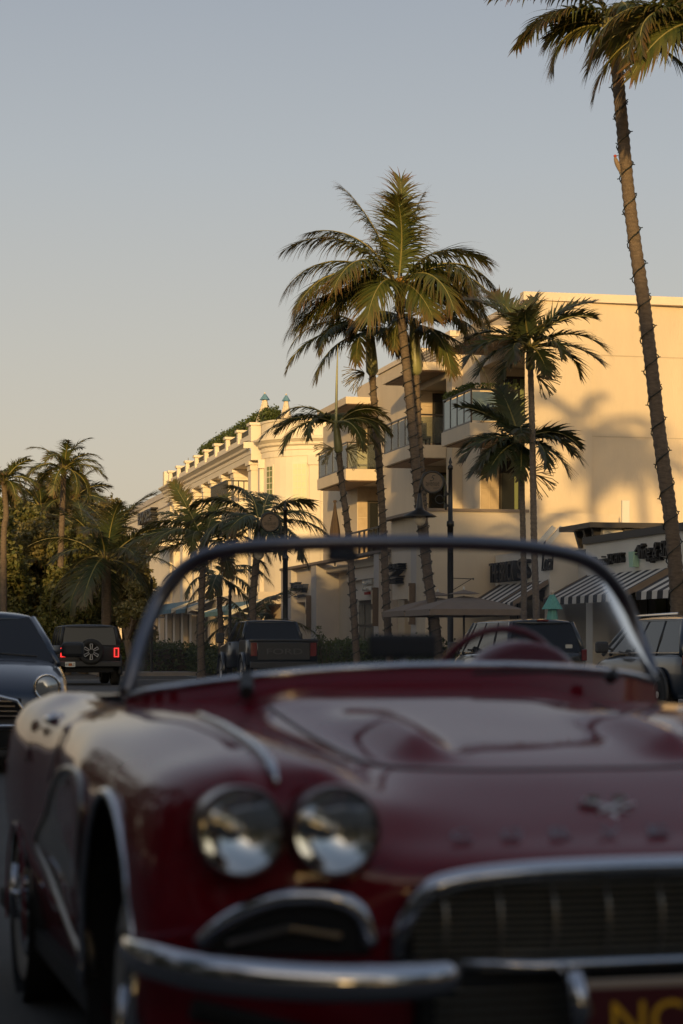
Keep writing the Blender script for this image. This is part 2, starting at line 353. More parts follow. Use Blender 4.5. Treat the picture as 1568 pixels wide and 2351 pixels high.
# podium with shops, plane n = 18
tp = tw-.5
pd = mb(); pd.box(18, nw+3.2, tp, tp+.35, 0, zt-.08); 
tend = TU(645,18)
ztL = 4.55; tS = TU(882,18)
pd.box(18, 18.35, tp+.36, TU(956,18), 0, zt-.08); pd.box(18.26, 18.36, TU(956,18)+.001, tS, ztL-.4, zt-.08)
pd.box(18.4, 21, tp+.4, tend, ztL-.35, ztL-.15)   # terrace deck
zc1 = ZV(1300,18,82)
segs = [('pier',943,956,18.0),('sign',885,943,18.25),('tan',870,885,18.7),('pier',858,870,18.0),('store',779,858,18.6),('tan',726,779,18.95),('pier',714,726,18.0),('sign',668,714,18.25),('pier',645,668,18.0)]
niche = {'sign': True}
for kind, u0, u1, nn in segs:
    ta, tb = TU(u1, 18), TU(u0, 18)
    if kind == 'pier': pd2 = mb(); pd2.box(18, 21, ta, tb, 0, ztL-.001); pd2.build('pier', M['greystucco'], B)
    elif kind == 'tan': pd.box(nn, 21, ta+.001, tb-.001, 0, ztL-.02)
    elif kind == 'sign':
        zb_ = ZV(1381 if u0 < 700 else 1375, 18, (ta+tb)/2)
        q = mb(); q.box(nn, 21, ta+.002, tb-.002, zb_, ztL-.03); q.build('sign_wall', M['cream2'], B)
        q = mb(); q.box(20.2, 20.4, ta, tb, 0, zb_); q.build('niche_wall', M['cream2'], B)
    else:
        zb_ = ZV(1378, 18, 80)
        q = mb(); q.box(nn-.1, 21, ta+.002, tb-.002, zb_, ztL-.03); q.box(nn-.3, nn-.1, ta+.002, tb-.002, ZV(1332,18,80), ZV(1326,18,80)+.05); q.build('sign_wall', M['cream2'], B)
        n_ = 5; dt = (tb-ta)/n_
        q = mb(); q.box(nn+.2, nn+.3, ta, tb, .1, zb_); sf = q.build('shop_window', M['frame'], B)
        for k in range(n_):
            for (z0_, z1_) in ((.5, 1.9), (2.0, zb_-.15)):
                q = mb(); q.box(nn+.16, nn+.198, ta+k*dt+.15, ta+(k+1)*dt-.1, z0_, z1_); q.build('pane', M['shopglass'] if k else M['dglass'], sf)
pd.build('podium_wall', M['cream'], B)
q = mb(); q.box(17.93, nw-.02, tp-.06, tp+.4, zt-.08, zt+.02); q.box(17.93, 18.4, tp+.41, tS, zt-.08, zt+.02); q.box(17.93, 18.4, tS+.01, tend, ztL, ztL+.1); q.build('terrace_coping', M['taupe'], B)
q = mb()
for u in range(826, 872, 11):
    t_ = TU(u, 18.2); q.box(18.15, 18.22, t_-.03, t_+.03, ztL+.1, ztL+.95)
q.box(18.15, 18.22, TU(879,18.2), TU(800,18.2), ztL+.95, ztL+1.01); q.build('terrace_railing', M['frame'], B)
LX, LY = (0,-1,0), (0,0,1)
def fsign(name, txt, u0, u1, v0, v1, n, m, parent, off, depth=.12, shear=0):
    ta, tb = TU(u0, n), TU(u1, n); zb_ = ZV(v1, n, (ta+tb)/2); zt_ = ZV(v0, n, (ta+tb)/2)
    return text(name, txt, ta-tb, zt_-zb_, depth, m, parent, (n-off[0], ta-off[1], zb_), LX, LY, shear)
off = (n0, t0)
fsign('shop_lettering', 'Tiffany', 677, 709, 1336, 1362, 18.25, M['navy'], B, off, .25)
fsign('shop_lettering', 'and Co', 684, 704, 1365, 1371, 18.25, M['navy'], B, off, .2)
fsign('shop_lettering', 'QUANT', 838, 862, 1330, 1344, 18.45, M['signwhite'], B, off)
fsign('shop_lettering', 'FAMILY', 838, 861, 1346, 1356, 18.45, M['signwhite'], B, off)
fsign('shop_lettering', 'RE', 843, 854, 1359, 1365, 18.45, M['signred'], B, off)
fsign('house_number', '515', 858, 864, 1386, 1396, 17.96, M['signwhite'], B, off, .03)
fsign('shop_lettering', 'Z', 908, 930, 1310, 1325, 18.25, M['sign'], B, off, .3)
fsign('shop_lettering', 'AVENUE', 905, 934, 1295, 1308, 18.25, M['sign'], B, off, .3)
fsign('shop_lettering', 'HAIR', 910, 928, 1328, 1340, 18.25, M['sign'], B, off, .3)
for u in (714, 868, 953):
    t_ = TU(u,18); q = mb(); q.box(17.78, 17.99, t_-.07, t_+.07, 1.9, 3.3); q = q.build('wall_sconce', M['plaque'], B)
    for z in (2.0, 2.7): w_ = mb(); w_.box(17.75, 17.78, t_-.05, t_+.05, z, z+.5); w_.build('lamp_glass', M['lampglass'], q)
# box hedge hanging on the frosted balcony rail
def leafcloud(name, pts_fn, n, size, m, parent=None, jit=.5):
    q = MB(); vs_, fs, cs = [], [], []
    for i in range(n):
        p = Vector(pts_fn()); a = Vector((random.gauss(0,1), random.gauss(0,1), random.gauss(0,1)+.4)).normalized()
        b = a.orthogonal().normalized(); b.rotate(Matrix.Rotation(random.random()*6.3, 3, a)); c = a.cross(b)
        s = size*(.6+.8*random.random()); k = len(vs_)
        vs_ += [p-b*s*.5, p+c*s*.28, p+b*s*.5, p-c*s*.28]; fs.append((k,k+1,k+2,k+3)); r = random.random(); h = random.random()
        cs += [(0,r,h,1),(.3,r,h,1),(.9,r,h,1),(.3,r,h,1)]
    q.v = [tuple(v) for v in vs_]; q.f = fs; q.c = cs
    return q.build(name, m, parent) if name else q
hh = sthing('rail_hedge', 'narrow green planting along the top of the frosted balcony rail', 'plant', 20.1, tR0+.1)
leafcloud('foliage', lambda: (random.uniform(-.1,.12), random.uniform(-.1, tR1-tR0-.2), zs2+1.17+random.random()**1.5*.22) if random.random() < .7 else (random.uniform(0,1.7), random.uniform(-.1,.1), zs2+1.17+random.random()*.2), 1500, .09, M['leafh'], hh)
# chair-like seat and statue figure seen behind the M balcony rail
fg = sthing('lounge_chair', 'dark wicker lounge chair behind the middle glass balcony', 'chair', 20.7, tM0+1.3)
MB().box(-.35,.35,-.35,.35,.32,.42).build('seat', M['taupe'], fg); MB().box(-.35,.35,.3,.42,.43,1.0).build('backrest', M['taupe'], fg)
for a in (-.3,.3):
    for b in (-.3,.3): MB().box(a-.03,a+.03,b-.03,b+.03,0,.315).build('leg', M['frame'], fg)
fg.location.z = zs2

# ============================================================ LOW WHITE SHOPS (right)
def striped_awning(name, label, nA, nB, ta, tb, zt_, zb_, grp):
    """striped canvas sloping from the wall (nB) down to the street (nA)"""
    A = sthing(name, label, 'awning', nB, tb, grp)
    n_ = max(6, int((tb-ta)/.34)); n_ -= (n_+1) % 2; dt = (tb-ta)/n_
    for k in range(n_):
        y0 = -(tb-ta)+k*dt; m = M['awnblack'] if k % 2 == 0 else M['awnwhite']
        q = MB(); q.add([(-.01,y0,zt_),(nA-nB,y0,zb_),(nA-nB,y0+dt,zb_),(-.01,y0+dt,zt_),(-.01,y0,zt_-.02),(nA-nB+.02,y0,zb_-.02),(nA-nB+.02,y0+dt,zb_-.02),(-.01,y0+dt,zt_-.02)],
            [(0,1,2,3),(7,6,5,4),(0,4,5,1),(2,6,7,3)])
        q.add([(nA-nB,y0+.01,zb_-.001),(nA-nB,y0+dt-.01,zb_-.001),(nA-nB-.01,y0+dt-.01,zb_-.2),(nA-nB-.01,y0+.01,zb_-.2)], [(0,1,2,3)])
        q.build('canvas_stripe', m, A)
    for y in (-(tb-ta)-.037, .002):
        q = MB(); q.prism([(-.01,y,zt_+.03),(nA-nB,y,zb_+.03),(nA-nB,y,zb_-.12),(-.01,y,zt_-.12)], (0,.035,0)); q.build('side_frame', M['taupe'], A)
    return A
nS = 20.4
ts1, ts0 = tp-.05, TU(1262, nS)
zs_top = ZV(1255, nS, 62)
B2 = sthing('low_white_shop', 'low white shop wall with tall black letters beside the blank wall', 'shop', nS, ts0); n0, t0 = nS, ts0; off = (n0, t0)
za = ZV(1340, nS, 64.6); zb = ZV(1382, nS-1.0, 62)
q = mb(); q.box(nS, 30, ts0, ts1, za-.1, zs_top); q.box(nS+.6, 30, ts0+.3, ts1, 0, za-.1); q.box(nS, nS+.5, ts0, ts0+.5, 0, za-.1); q.build('wall', M['shopwhite'], B2)
q = mb(); q.box(nS+.4, nS+.55, ts0+.6, ts1-.3, .1, za-.2); sf = q.build('shop_front', M['frame'], B2)
for k in range(5):
    dt = (ts1-ts0-1)/5; q = mb(); q.box(nS+.36, nS+.395, ts0+.7+k*dt, ts0+.55+(k+1)*dt, .6, za-.5); q.build('pane', M['dglass'], sf)
fsign('shop_lettering', 'THE BRICK', 1142, 1200, 1290, 1336, nS, M['sign'], B2, off, .3)
fsign('shop_lettering', 'S', 1208, 1221, 1283, 1328, nS, M['sign'], B2, off, .3)
fsign('shop_lettering', 'Local', 1246, 1272, 1270, 1310, nS-.02, M['sign'], B2, off, .05, .3)
striped_awning('striped_awning', 'black and white striped awning under the tall black letters', nS-1.15, nS-.02, TU(1225,nS), ts1-.6, za+.05, zb, 'black and white striped awnings')
striped_awning('striped_awning', 'black and white striped awning beside the teal closed umbrella', nS-1.15, nS-.02, ts0+.1, TU(1225,nS)-.1, za+.05, zb, 'black and white striped awnings')
# middle link block
nL = 21.3; tl0 = TU(1345, nS)+.02
B3_ = sthing('link_shop', 'small recessed cream shop between the two white shop fronts', 'shop', nL, tl0); n0, t0 = nL, tl0; off = (n0, t0)
zl = ZV(1263, nL, 58)
q = mb(); q.box(nL, 30, tl0, ts0-.02, 3.0, zl); q.box(nL+.5, 30, tl0, ts0-.02, 0, 3.0); q.box(nL-.3, nL+.5, tl0+.1, tl0+.6, 0, 3.0); q.build('wall', M['shopwhite'], B3_)
q = mb(); q.box(nL-.15, 30.1, tl0-.01, ts0-.03, zl, zl+.18); q.build('coping', M['coping'], B3_)
q = mb(); q.box(nL+.3, nL+.45, tl0+.7, ts0-.2, .1, 2.9); sf = q.build('shop_front', M['frame'], B3_)
for k in range(3):
    dt = (ts0-tl0-1.1)/3
    for a, b in ((.5,1.5),(1.6,2.8)):
        q = mb(); q.box(nL+.26, nL+.295, tl0+.85+k*dt, tl0+.7+(k+1)*dt, a, b); q.build('pane', M['shopglass'], sf)
striped_awning('striped_awning', 'black and white striped awning over the recessed shop seen through the windshield corner', nL-1.25, nL-.02, TU(1400,nL), ts0-.5, ZV(1336,nL,62), ZV(1371,nL-1.2,60), 'black and white striped awnings')
# near white shop
tn1 = TU(1345, nS); tn0 = TU(1720, nS); zn = ZV(1250, nS, tn1)
B4_ = sthing('near_white_shop', 'white shop front with script letters and green cup emblem at the right edge', 'shop', nS, tn0); n0, t0 = nS, tn0; off = (n0, t0)
zaw = ZV(1315, nS, 55)
q = mb(); q.box(nS, 31, tn0, tn1, zaw-.1, zn-.001); q.box(nS+1.2, 31, tn0+.3, tn1-.01, 0, zaw-.1); q.box(nS, nS+.5, tn1-.6, tn1-.01, 0, zaw-.1); q.build('wall', M['shopwhite'], B4_)
q = mb(); q.box(nS-.1, 31, tn0-.1, tn1+.05, zn, zn+.2); q.build('coping', M['coping'], B4_)
q = mb(); q.box(nS+1.0, nS+1.15, tn0+.4, tn1-.8, .1, zaw-.2); sf = q.build('shop_front', M['frame'], B4_)
for k in range(7):
    dt = (tn1-tn0-1.6)/7; q = mb(); q.box(nS+.96, nS+.995, tn0+.6+k*dt, tn0+.45+(k+1)*dt, .5, zaw-.5); q.build('pane', M['dglass'], sf)
fsign('shop_lettering', 'Dennison', 1366, 1408, 1276, 1298, nS, M['sign'], B4_, off, .14)
fsign('shop_lettering', 'YACHTS', 1404, 1437, 1270, 1293, nS, M['sign'], B4_, off, .14)
fsign('shop_lettering', 'A', 1457, 1480, 1252, 1283, nS, M['sign'], B4_, off, .14, .3)
fsign('shop_lettering', 'fine & Shell', 1478, 1560, 1243, 1279, nS, M['sign'], B4_, off, .14, .2)
fsign('shop_lettering', 'organics', 1492, 1525, 1277, 1292, nS, M['sign'], B4_, off, .12)
t_ = TU(1463, nS); zc_ = ZV(1302, nS, t_); q = mb()
q.v = []; q.add([(nS-.18,t_+.2,zc_+.42),(nS-.18,t_-.2,zc_+.42),(nS-.18,t_-.15,zc_),(nS-.18,t_+.15,zc_),(nS-.01,t_+.2,zc_+.42),(nS-.01,t_-.2,zc_+.42),(nS-.01,t_-.15,zc_),(nS-.01,t_+.15,zc_)],
    [(0,1,2,3),(7,6,5,4),(0,4,5,1),(1,5,6,2),(2,6,7,3),(3,7,4,0)]); q.build('cup_emblem', M['mint'], B4_)
ta_ = TU(1541, nS)
striped_awning('striped_awning', 'black and white striped awning under the green cup emblem', nS-1.3, nS-.02, ta_, tn1-.2, zaw+.05, zaw-.62, 'black and white striped awnings')
striped_awning('striped_awning', 'black and white striped awning cut off by the right picture edge', nS-1.3, nS-.02, tn0, ta_-.9, zaw+.05, zaw-.62, 'black and white striped awnings')
# roof turret with flat dark cap
tt = TU(1368, nS+1.2)
T_ = sthing('roof_turret', 'white roof turret under a flat dark cap with brackets', 'chimney', nS+1.2, tt); n0, t0 = nS+1.2, tt
zc_ = ZV(1216, nS+1.2, tt)
q = mb(); q.box(nS+1.0, nS+2.8, tt-1.2, tt+.8, zn-.3, zc_-.03); q.build('shaft', M['shopwhite'], T_)
q = mb(); q.box(nS+.45, nS+3.3, tt-1.6, tt+1.3, zc_-.02, zc_+.13); q.build('cap', M['coping'], T_)
for a, b in ((nS+.75,tt+.6),(nS+.75,tt-.2),(nS+.75,tt-1.0),(nS+1.6,tt-1.4),(nS+2.5,tt-1.4)):
    q = mb(); q.prism([(a,b,zc_-.03),(a+.25,b,zc_-.03),(a+.25,b,zn+.05),(a+.15,b,zn+.05)], (0,.18,0)); q.build('bracket', M['coping'], T_)
P_ = sthing('antenna_panel', 'white upright antenna panel behind the dark roof cap', 'antenna', NU(1436,66), 66)
zq = ZV(1202, NU(1436,66), 66); MB().box(-.13,.13,-.06,.06,zq,zq+.66*1.15).build('panel', M['signplate'], P_, bevel=.02); MB().tube([(0,0,3.8),(0,0,zq)], .03).build('pole', M['frame'], P_)
F_ = sthing('flood_light', 'pale tilted floodlight pair on the low shop roof', 'floodlight', NU(1258,64), 64)
zq = ZV(1240, NU(1258,64), 64)
for dx in (-.18, .1):
    q = MB(); q.box(-.07,.07,-.05,.05,-.4,.55); o = q.build('light_bar', M['signplate'], F_); o.location = (dx,0,zq); o.rotation_euler = (0,R(42),0)
MB().tube([(-.2,0,3.7),(-.1,0,zq)], .03).build('stand', M['frame'], F_)

# ============================================================ WHITE ROUNDED CORNER BUILDING (centre left)
nB = 20.0; tb0 = TU(578, nB); tb1 = TU(378, nB)
E_ = sthing('rounded_corner_building', 'white classical building with curved corner, pilasters and roof terrace', 'building', nB, tb0); n0, t0 = nB, tb0; off = (n0, t0)
def zE(v): return ZV(v, nB, tb0)
z_top, z_cor, z_corb, z_fr, z_cap = zE(976), zE(1015), zE(1030), zE(1056), zE(1074)
r = 3.0; cx, cy = nB+.5+r, tb0-.4
path = [(nB+.5, tb1, -1, 0), (nB+.5, tb0-.2, -1, 0)]
for k in range(0, 13):
    a = math.pi+ k/12*math.pi/2
    path.append((cx+r*math.cos(a), cy+r*math.sin(a), math.cos(a), math.sin(a)))
path += [(NU(900,cy-r), cy-r, 0, -1)]
def sweep(prof, m, name, parent, pth, smooth=False):
    q = mb(); q.grid([[(p[0]+p[2]*o_, p[1]+p[3]*o_, z) for o_, z in prof] for p in pth]); return q.build(name, m, parent, smooth)
corner = path[2:]
sweep([(0,0),(0,z_fr)], M['white'], 'wall', E_, corner)
q = mb(); q.box(nB+1.2, nB+16, tb0, tb1, 0, z_top-.9); q.box(nB+4.2, nB+16, cy-r+.05, tb0, 0, z_top-.9); q.build('wall', M['white'], E_)
sweep([(-.3,z_fr),(.05,z_fr),(.05,(z_fr+z_corb)/2),(.10,(z_fr+z_corb)/2+.04),(.10,z_corb-.08),(.25,z_corb),(.28,z_corb+.12),(.45,z_cor-.1),(.5,z_cor-.08),(.5,z_cor+.02),(.1,z_cor+.08)], M['white'], 'cornice', E_, corner, False)
sweep([(.05,z_cor+.05),(.05,z_top),(.12,z_top),(.12,z_top+.1),(-.4,z_top+.1)], M['white'], 'parapet', E_, corner)
spath = [(nB, tb1, -1, 0), (nB, tb0, -1, 0)]
sweep([(-1.3,z_fr),(.02,z_fr),(.02,(z_fr+z_corb)/2),(.06,(z_fr+z_corb)/2+.04),(.06,z_corb-.08),(.2,z_corb),(.22,z_corb+.12),(.4,z_cor-.1),(.45,z_cor-.08),(.45,z_cor+.02),(.1,z_cor+.08)], M['white'], 'cornice', E_, spath)
q = mb(); q.box(nB-.45, nB+1.3, tb0-.02, tb0+.01, z_corb+.02, z_cor); q.box(nB-.04, nB+1.3, tb0-.02, tb0+.012, z_fr, z_corb+.02); q.build('cornice_end', M['white'], E_)
q = mb(); q.box(nB+.05, nB+.4, tb0+.1, tb1, z_cor+.04, z_cor+.5); q.build('parapet', M['white'], E_)
q = mb(); q.box(nB-.1, nB+2.5, tb1-.5, tb1+.2, z_cor+.04, z_top+.25); q.build('end_parapet', M['white'], E_)
posts = np.linspace(tb0+.35, tb1-2.4, 9)
for k, t_ in enumerate(posts):
    w_ = .42 if k else .75
    q = mb(); q.box(nB-.05, nB+.5, t_-w_/2, t_+w_/2, z_cor+.03, z_top); q = q.build('parapet_post', M['white'], E_)
    c_ = mb(); c_.box(nB-.14, nB+.6, t_-w_/2-.1, t_+w_/2+.1, z_top, z_top+.14); c_.build('cap', M['white'], q)
    if k < 8:
        t2 = posts[k+1]; g_ = mb(); g_.box(nB+.15, nB+.2, t_+w_/2+.03, t2-.25, z_top-.12, z_top-.05); 
        for j in range(14):
            y = t_+w_/2+.05+(t2-t_-.75)*j/13; g_.box(nB+.15, nB+.2, y, y+.09, z_cor+.5, z_top-.12)
        g_.build('railing_panel', M['railing'], E_)
# pilasters and windows on the street side
def pilaster(t_, w_, n_=nB+.0, deep=1.3, ztop=None):
    zf = ztop or z_fr
    q = mb(); q.box(n_+.08, n_+deep, t_-w_/2, t_+w_/2, 3.6, zf-.55); P = q.build('pilaster', M['white'], E_)
    for a, b, e in ((zf-.56, zf-.48, .02), (zf-.48, zf-.2, -.04), (zf-.2, zf-.02, -.14)):
        q = mb(); q.box(n_+.08+e, n_+deep, t_-w_/2+e, t_+w_/2-e, a, b-.002); q.build('capital', M['white'], P)
pu = [(573,.9),(534,1.0),(510,.55),(485,.55),(465,.55),(443,.55),(416,1.2),(397,.55)]
pt = [TU(u, nB)+.5 for u, _ in pu]
for (u, w_), t_ in zip(pu, pt): pilaster(t_, w_)
for a, b in zip(pt[1:-1], pt[2:]):
    c = (a+b)/2; wd = min(1.3, (b-a)*.5)
    q = mb(); q.box(nB+1.0, nB+1.195, c-wd/2, c+wd/2, z_cap-4.2, z_cap-.5); f_ = q.build('window', M['white'], E_)
    q = mb(); q.box(nB+.95, nB+.995, c-wd/2+.08, c+wd/2-.08, z_cap-4.1, z_cap-.6); q.build('pane', M['curtain'], f_)
# corner windows
def cornerwin(u0, u1, v0, v1, m, tplane=None):
    def hit(u):
        best = None
        for a, b in zip(corner[:-1], corner[1:]):
            for s in np.linspace(0, 1, 12):
                n_, t_ = a[0]+(b[0]-a[0])*s, a[1]+(b[1]-a[1])*s
                uu = 784+F*(cA*n_-sA*t_)/(sA*n_+cA*t_)
                if best is None or abs(uu-u) < best[0]: best = (abs(uu-u), n_, t_, a[2]+(b[2]-a[2])*s, a[3]+(b[3]-a[3])*s)
        return best[1:]
    p0, p1 = hit(u0), hit(u1); z1, z0 = zE(v0), zE(v1)
    nx_, ny_ = (p0[2]+p1[2])/2, (p0[3]+p1[3])/2
    def slab(e0, e1, s0, s1, za_, zb_, name, mm, par):
        a = [p0[i]+(p1[i]-p0[i])*s0 for i in range(2)]; b = [p0[i]+(p1[i]-p0[i])*s1 for i in range(2)]
        q = mb(); q.prism([(a[0]+nx_*e0,a[1]+ny_*e0,za_),(b[0]+nx_*e0,b[1]+ny_*e0,za_),(b[0]+nx_*e0,b[1]+ny_*e0,zb_),(a[0]+nx_*e0,a[1]+ny_*e0,zb_)], (nx_*(e1-e0),ny_*(e1-e0),0)); return q.build(name, mm, par)
    W_ = slab(-.05, .06, 0, 1, z0, z1, 'window', M['white'], E_)
    slab(.062, .07, .08, .92, z0+.1, z1-.1, 'pane', m, W_)
    for s in (.36, .64) if u1-u0 > 20 else (.5,): slab(.072, .082, s-.02, s+.02, z0+.1, z1-.1, 'glazing_bar', M['white'], W_)
    for k in range(1, 7): zz_ = z0+(z1-z0)*k/7; slab(.084, .092, .08, .92, zz_-.02, zz_+.02, 'glazing_bar', M['white'], W_)
cornerwin(614, 628, 1072, 1170, M['curtain']); cornerwin(671, 706, 1070, 1171, M['blind']); cornerwin(771, 806, 1085, 1172, M['curtain'])
for u in (600, 722): 
    t_ = cy-r if u > 700 else cy-.4
    n_ = NU(u, t_); q = mb()
    if u > 700: q.box(n_-.3, n_+.3, t_-.12, t_+.02, 3.6, z_fr-.01); q.box(n_-.4,n_+.4,t_-.2,t_-.121,z_fr-.5,z_fr-.02)
    else: q.box(nB+.3, nB+.7, cy-.3, cy+.25, 3.6, z_fr-.01); q.box(nB+.2,nB+.8,cy-.45,cy-.301,z_fr-.5,z_fr-.02)
    q.build('pilaster', M['white'], E_)
# street balcony with dark railing
tA_, tB_ = TU(530, 19.2), TU(494, 19.2); zb2 = ZV(1166, 19.2, tB_)
q = mb(); q.box(18.9, nB+1.2, tA_, tB_, zb2-.35, zb2); bs = q.build('balcony_slab', M['white'], E_)
q = mb()
for k in range(24): y = tA_+(tB_-tA_)*k/23; q.box(18.95, 19.0, y-.05, y+.05, zb2, zb2+1.1)
for k in range(7): x = 19.0+(nB+1.1-19)*k/7; q.box(x, x+.05, tA_, tA_+.05, zb2, zb2+1.1)
q.box(18.93, nB+1.2, tA_-.01, tA_+.06, zb2+1.1, zb2+1.17); q.box(18.93, 19.02, tA_+.061, tB_, zb2+1.1, zb2+1.17); q.build('balcony_railing', M['railing'], bs)
# ground floor: piers and dark glazing, further out towards the street
nG = 19.0; zg = 3.9
q = mb(); q.box(nG-.1, nB+1.2, tb0-8, tb1+.01, zg-.6, zg); q.box(nB+.2,nB+8,tb0-8,tb0-3.5,0,zg-.61); q.build('ground_floor_band', M['cream2'], E_)
for k, t_ in enumerate(np.arange(tb0-6, tb1, 3.6)):
    q = mb(); q.box(nG, nG+.6, t_-.45, t_+.45, 0, zg-.61); P = q.build('pier', M['cream2'], E_)
    q = mb(); q.box(nG-.06, nG+.64, t_-.52, t_+.52, .1, .5); q.build('pier_base', M['cream2'], P)
    q = mb(); q.box(nG+.3, nG+.36, t_+.46, t_+3.14, .3, zg-.62); f_ = q.build('shop_window', M['frame'], E_)
    q = mb(); q.box(nG+.27, nG+.298, t_+.55, t_+3.05, .5, zg-.8); q.build('pane', M['dglass'], f_)
# roof hedge, umbrellas
def hedge(name, label, n_a, n_b, t_a, t_b, z0, z1, cnt, size, cat='hedge', m='leafh', base=True):
    H = sthing(name, label, cat, n_a, t_a)
    def pt_():
        f = random.random(); L_, H_, W_ = t_b-t_a, z1-z0, n_b-n_a; e = .12*random.gauss(0,1)
        if f < .45: return (e*.6, random.uniform(0,L_), random.uniform(0,H_))
        if f < .6: return (random.uniform(0,W_), e*.6, random.uniform(0,H_))
        return (random.uniform(0,W_), random.uniform(0,L_), H_+e*.8+.12*math.sin(5*random.random()))
    o = leafcloud('foliage', pt_, cnt, size, M[m], H); o.location.z = z0
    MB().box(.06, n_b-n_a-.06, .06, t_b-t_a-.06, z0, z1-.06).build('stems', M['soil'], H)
    return H
hedge('roof_hedge', 'clipped green hedge on the roof terrace behind the dark railings', nB+.75, nB+1.6, posts[0]-.2, posts[6]-.5, z_top-.4, z_top+.85, 12000, .15)
def closed_umbrella(label, loc, h, r_, m, mtop, z0=.9, cat='umbrella', finial=True, flap=.75, fr=.55, spindle=False):
    U = thing('closed_umbrella', label, cat, loc, AZ)
    MB().tube([(0,0,0),(0,0,h)], .03).build('pole', M['frame'], U)
    rows = []
    for i, f in enumerate(np.linspace(0, 1, 9)):
        rr = (r_*(.62+.75*math.sin(math.pi*min(1,f*1.15)))*(1-f)**.55+.02) if spindle else r_*(1-f)**.8*(.55+.45*min(1, (1-f)*1.2))+.04; z = z0+(h-z0)*f; row = []
        if f < .06: rr *= .8
        for k in range(24):
            a = 2*math.pi*k/24; q_ = rr*(1+.16*math.cos(6*a)); row.append((q_*math.cos(a), q_*math.sin(a), z))
        rows.append(row)
    MB().grid(rows, True).build('canopy', m, U, True)
    rows = [[((r_*fr*(1-f)+.05)*math.cos(a)*(1+.12*math.cos(6*a)), (r_*fr*(1-f)+.05)*math.sin(a)*(1+.12*math.cos(6*a)), h-flap*(1-f)*min(1,h/3)+.03) for a in [2*math.pi*k/24 for k in range(24)]] for f in (0,.3,.6,1)]
    MB().grid(rows, True).build('top_flap', mtop, U, True)
    if finial: MB().lathe([(.02,h+.02),(.05,h+.08),(.01,h+.14)]).build('finial', M['ivory'], U)
    return U
for u, lab in ((608,'taller ivory roof umbrella with blue cap at the curved corner'), (657,'ivory roof umbrella with blue cap right of the hedge end, lower of the pair')):
    t_ = tb0+2; n_ = NU(u, t_); h = ZV(906 if u < 620 else 909, n_, t_)-z_top+.4; p = S2W(n_, t_, z_top-.4); closed_umbrella(lab, p, h, .62 if u<620 else .5, M['ivory'], M['bluec'], .0, flap=.42, fr=.34)
# lightning rods
for t_ in (posts[6], posts[7], tb1-1, posts[5], posts[4]):
    q = mb(); q.tube([(nB+1.5,t_,z_cor),(nB+1.5,t_,z_top+1.2)], .02, 5); q.build('lightning_rod', M['frame'], E_)

# ============================================================ FAR CREAM BUILDING (left of the white one)
tf1 = TU(273, nB); n0, t0 = nB, tb1+.2
G_ = sthing('far_cream_building', 'plain cream two storey building with black letters far down the street', 'building', n0, t0); off = (n0, t0)
zf = ZV(1122, nB, tb1)
q = mb(); q.box(nB+.4, nB+16, tb1+.21, tf1, 0, zf-.4); q.build('wall', M['white'], G_)
q = mb(); q.box(nB+.3, nB+16, tb1+.22, tf1+.1, zf-.39, zf); q.build('parapet_coping', M['greystucco'], G_)
q = mb(); q.box(nB+.33, nB+.399, tb1+.22, tf1, zf-1.1, zf-1.02); q.box(nB+.33, nB+.399, tb1+.22, tf1, zf-2.5, zf-2.44); q.build('wall_moulding', M['greystucco'], G_)
fsign('shop_lettering', 'BAYSIDE', 331, 363, 1172, 1200, nB+.38, M['sign'], G_, off, .5)
for a, b in ((320,330),(331,343),(303,315)):
    ta, tb_ = TU(b, nB+.4), TU(a, nB+.4); zz1 = ZV(1218, nB+.4, ta)
    q = mb(); q.box(nB+.3, nB+.398, ta, tb_, zz1-2.8, zz1); f_ = q.build('window', M['frame'], G_)
    for k in range(3): d = (tb_-ta)/3; q = mb(); q.box(nB+.27, nB+.298, ta+k*d+.1, ta+(k+1)*d-.1, zz1-2.7, zz1-.1); q.build('pane', M['dglass'], f_)
ta, tb_ = TU(377, nB-.8), TU(349, nB-.8); zb3 = ZV(1240, nB, ta)
q = mb(); q.box(nB-1.2, nB+.4, ta, tb_, zb3-.4, zb3); bs = q.build('balcony_slab', M['white'], G_)
q = mb()
for k in range(30): y = ta+(tb_-ta)*k/29; q.box(nB-1.15, nB-1.1, y-.08, y+.08, zb3, zb3+1.2)
for k in range(6): x = nB-1.1+.25*k; q.box(x, x+.06, ta, ta+.05, zb3, zb3+1.2)
q.box(nB-1.17, nB-1.08, ta, tb_, zb3+1.2, zb3+1.28); q.box(nB-1.07, nB+.39, ta, ta+.08, zb3+1.2, zb3+1.28); q.build('balcony_railing', M['railing'], bs)
q = mb(); q.box(nG-.1, nB+.4, tb1+.25, tf1, 3.6, 4.3); q.build('ground_floor_band', M['cream2'], G_)
for t_ in np.arange(tb1+2, tf1, 4.2):
    q = mb(); q.box(nG, nG+.6, t_-.5, t_+.5, 0, 3.59); q.build('pier', M['cream2'], G_)
    q = mb(); q.box(nG+.3, nG+.36, t_+.55, t_+3.65, .3, 3.5); f_ = q.build('shop_window', M['frame'], G_); q = mb(); q.box(nG+.27,nG+.298,t_+.65,t_+3.5,.5,3.3); q.build('pane', M['dglass'], f_)
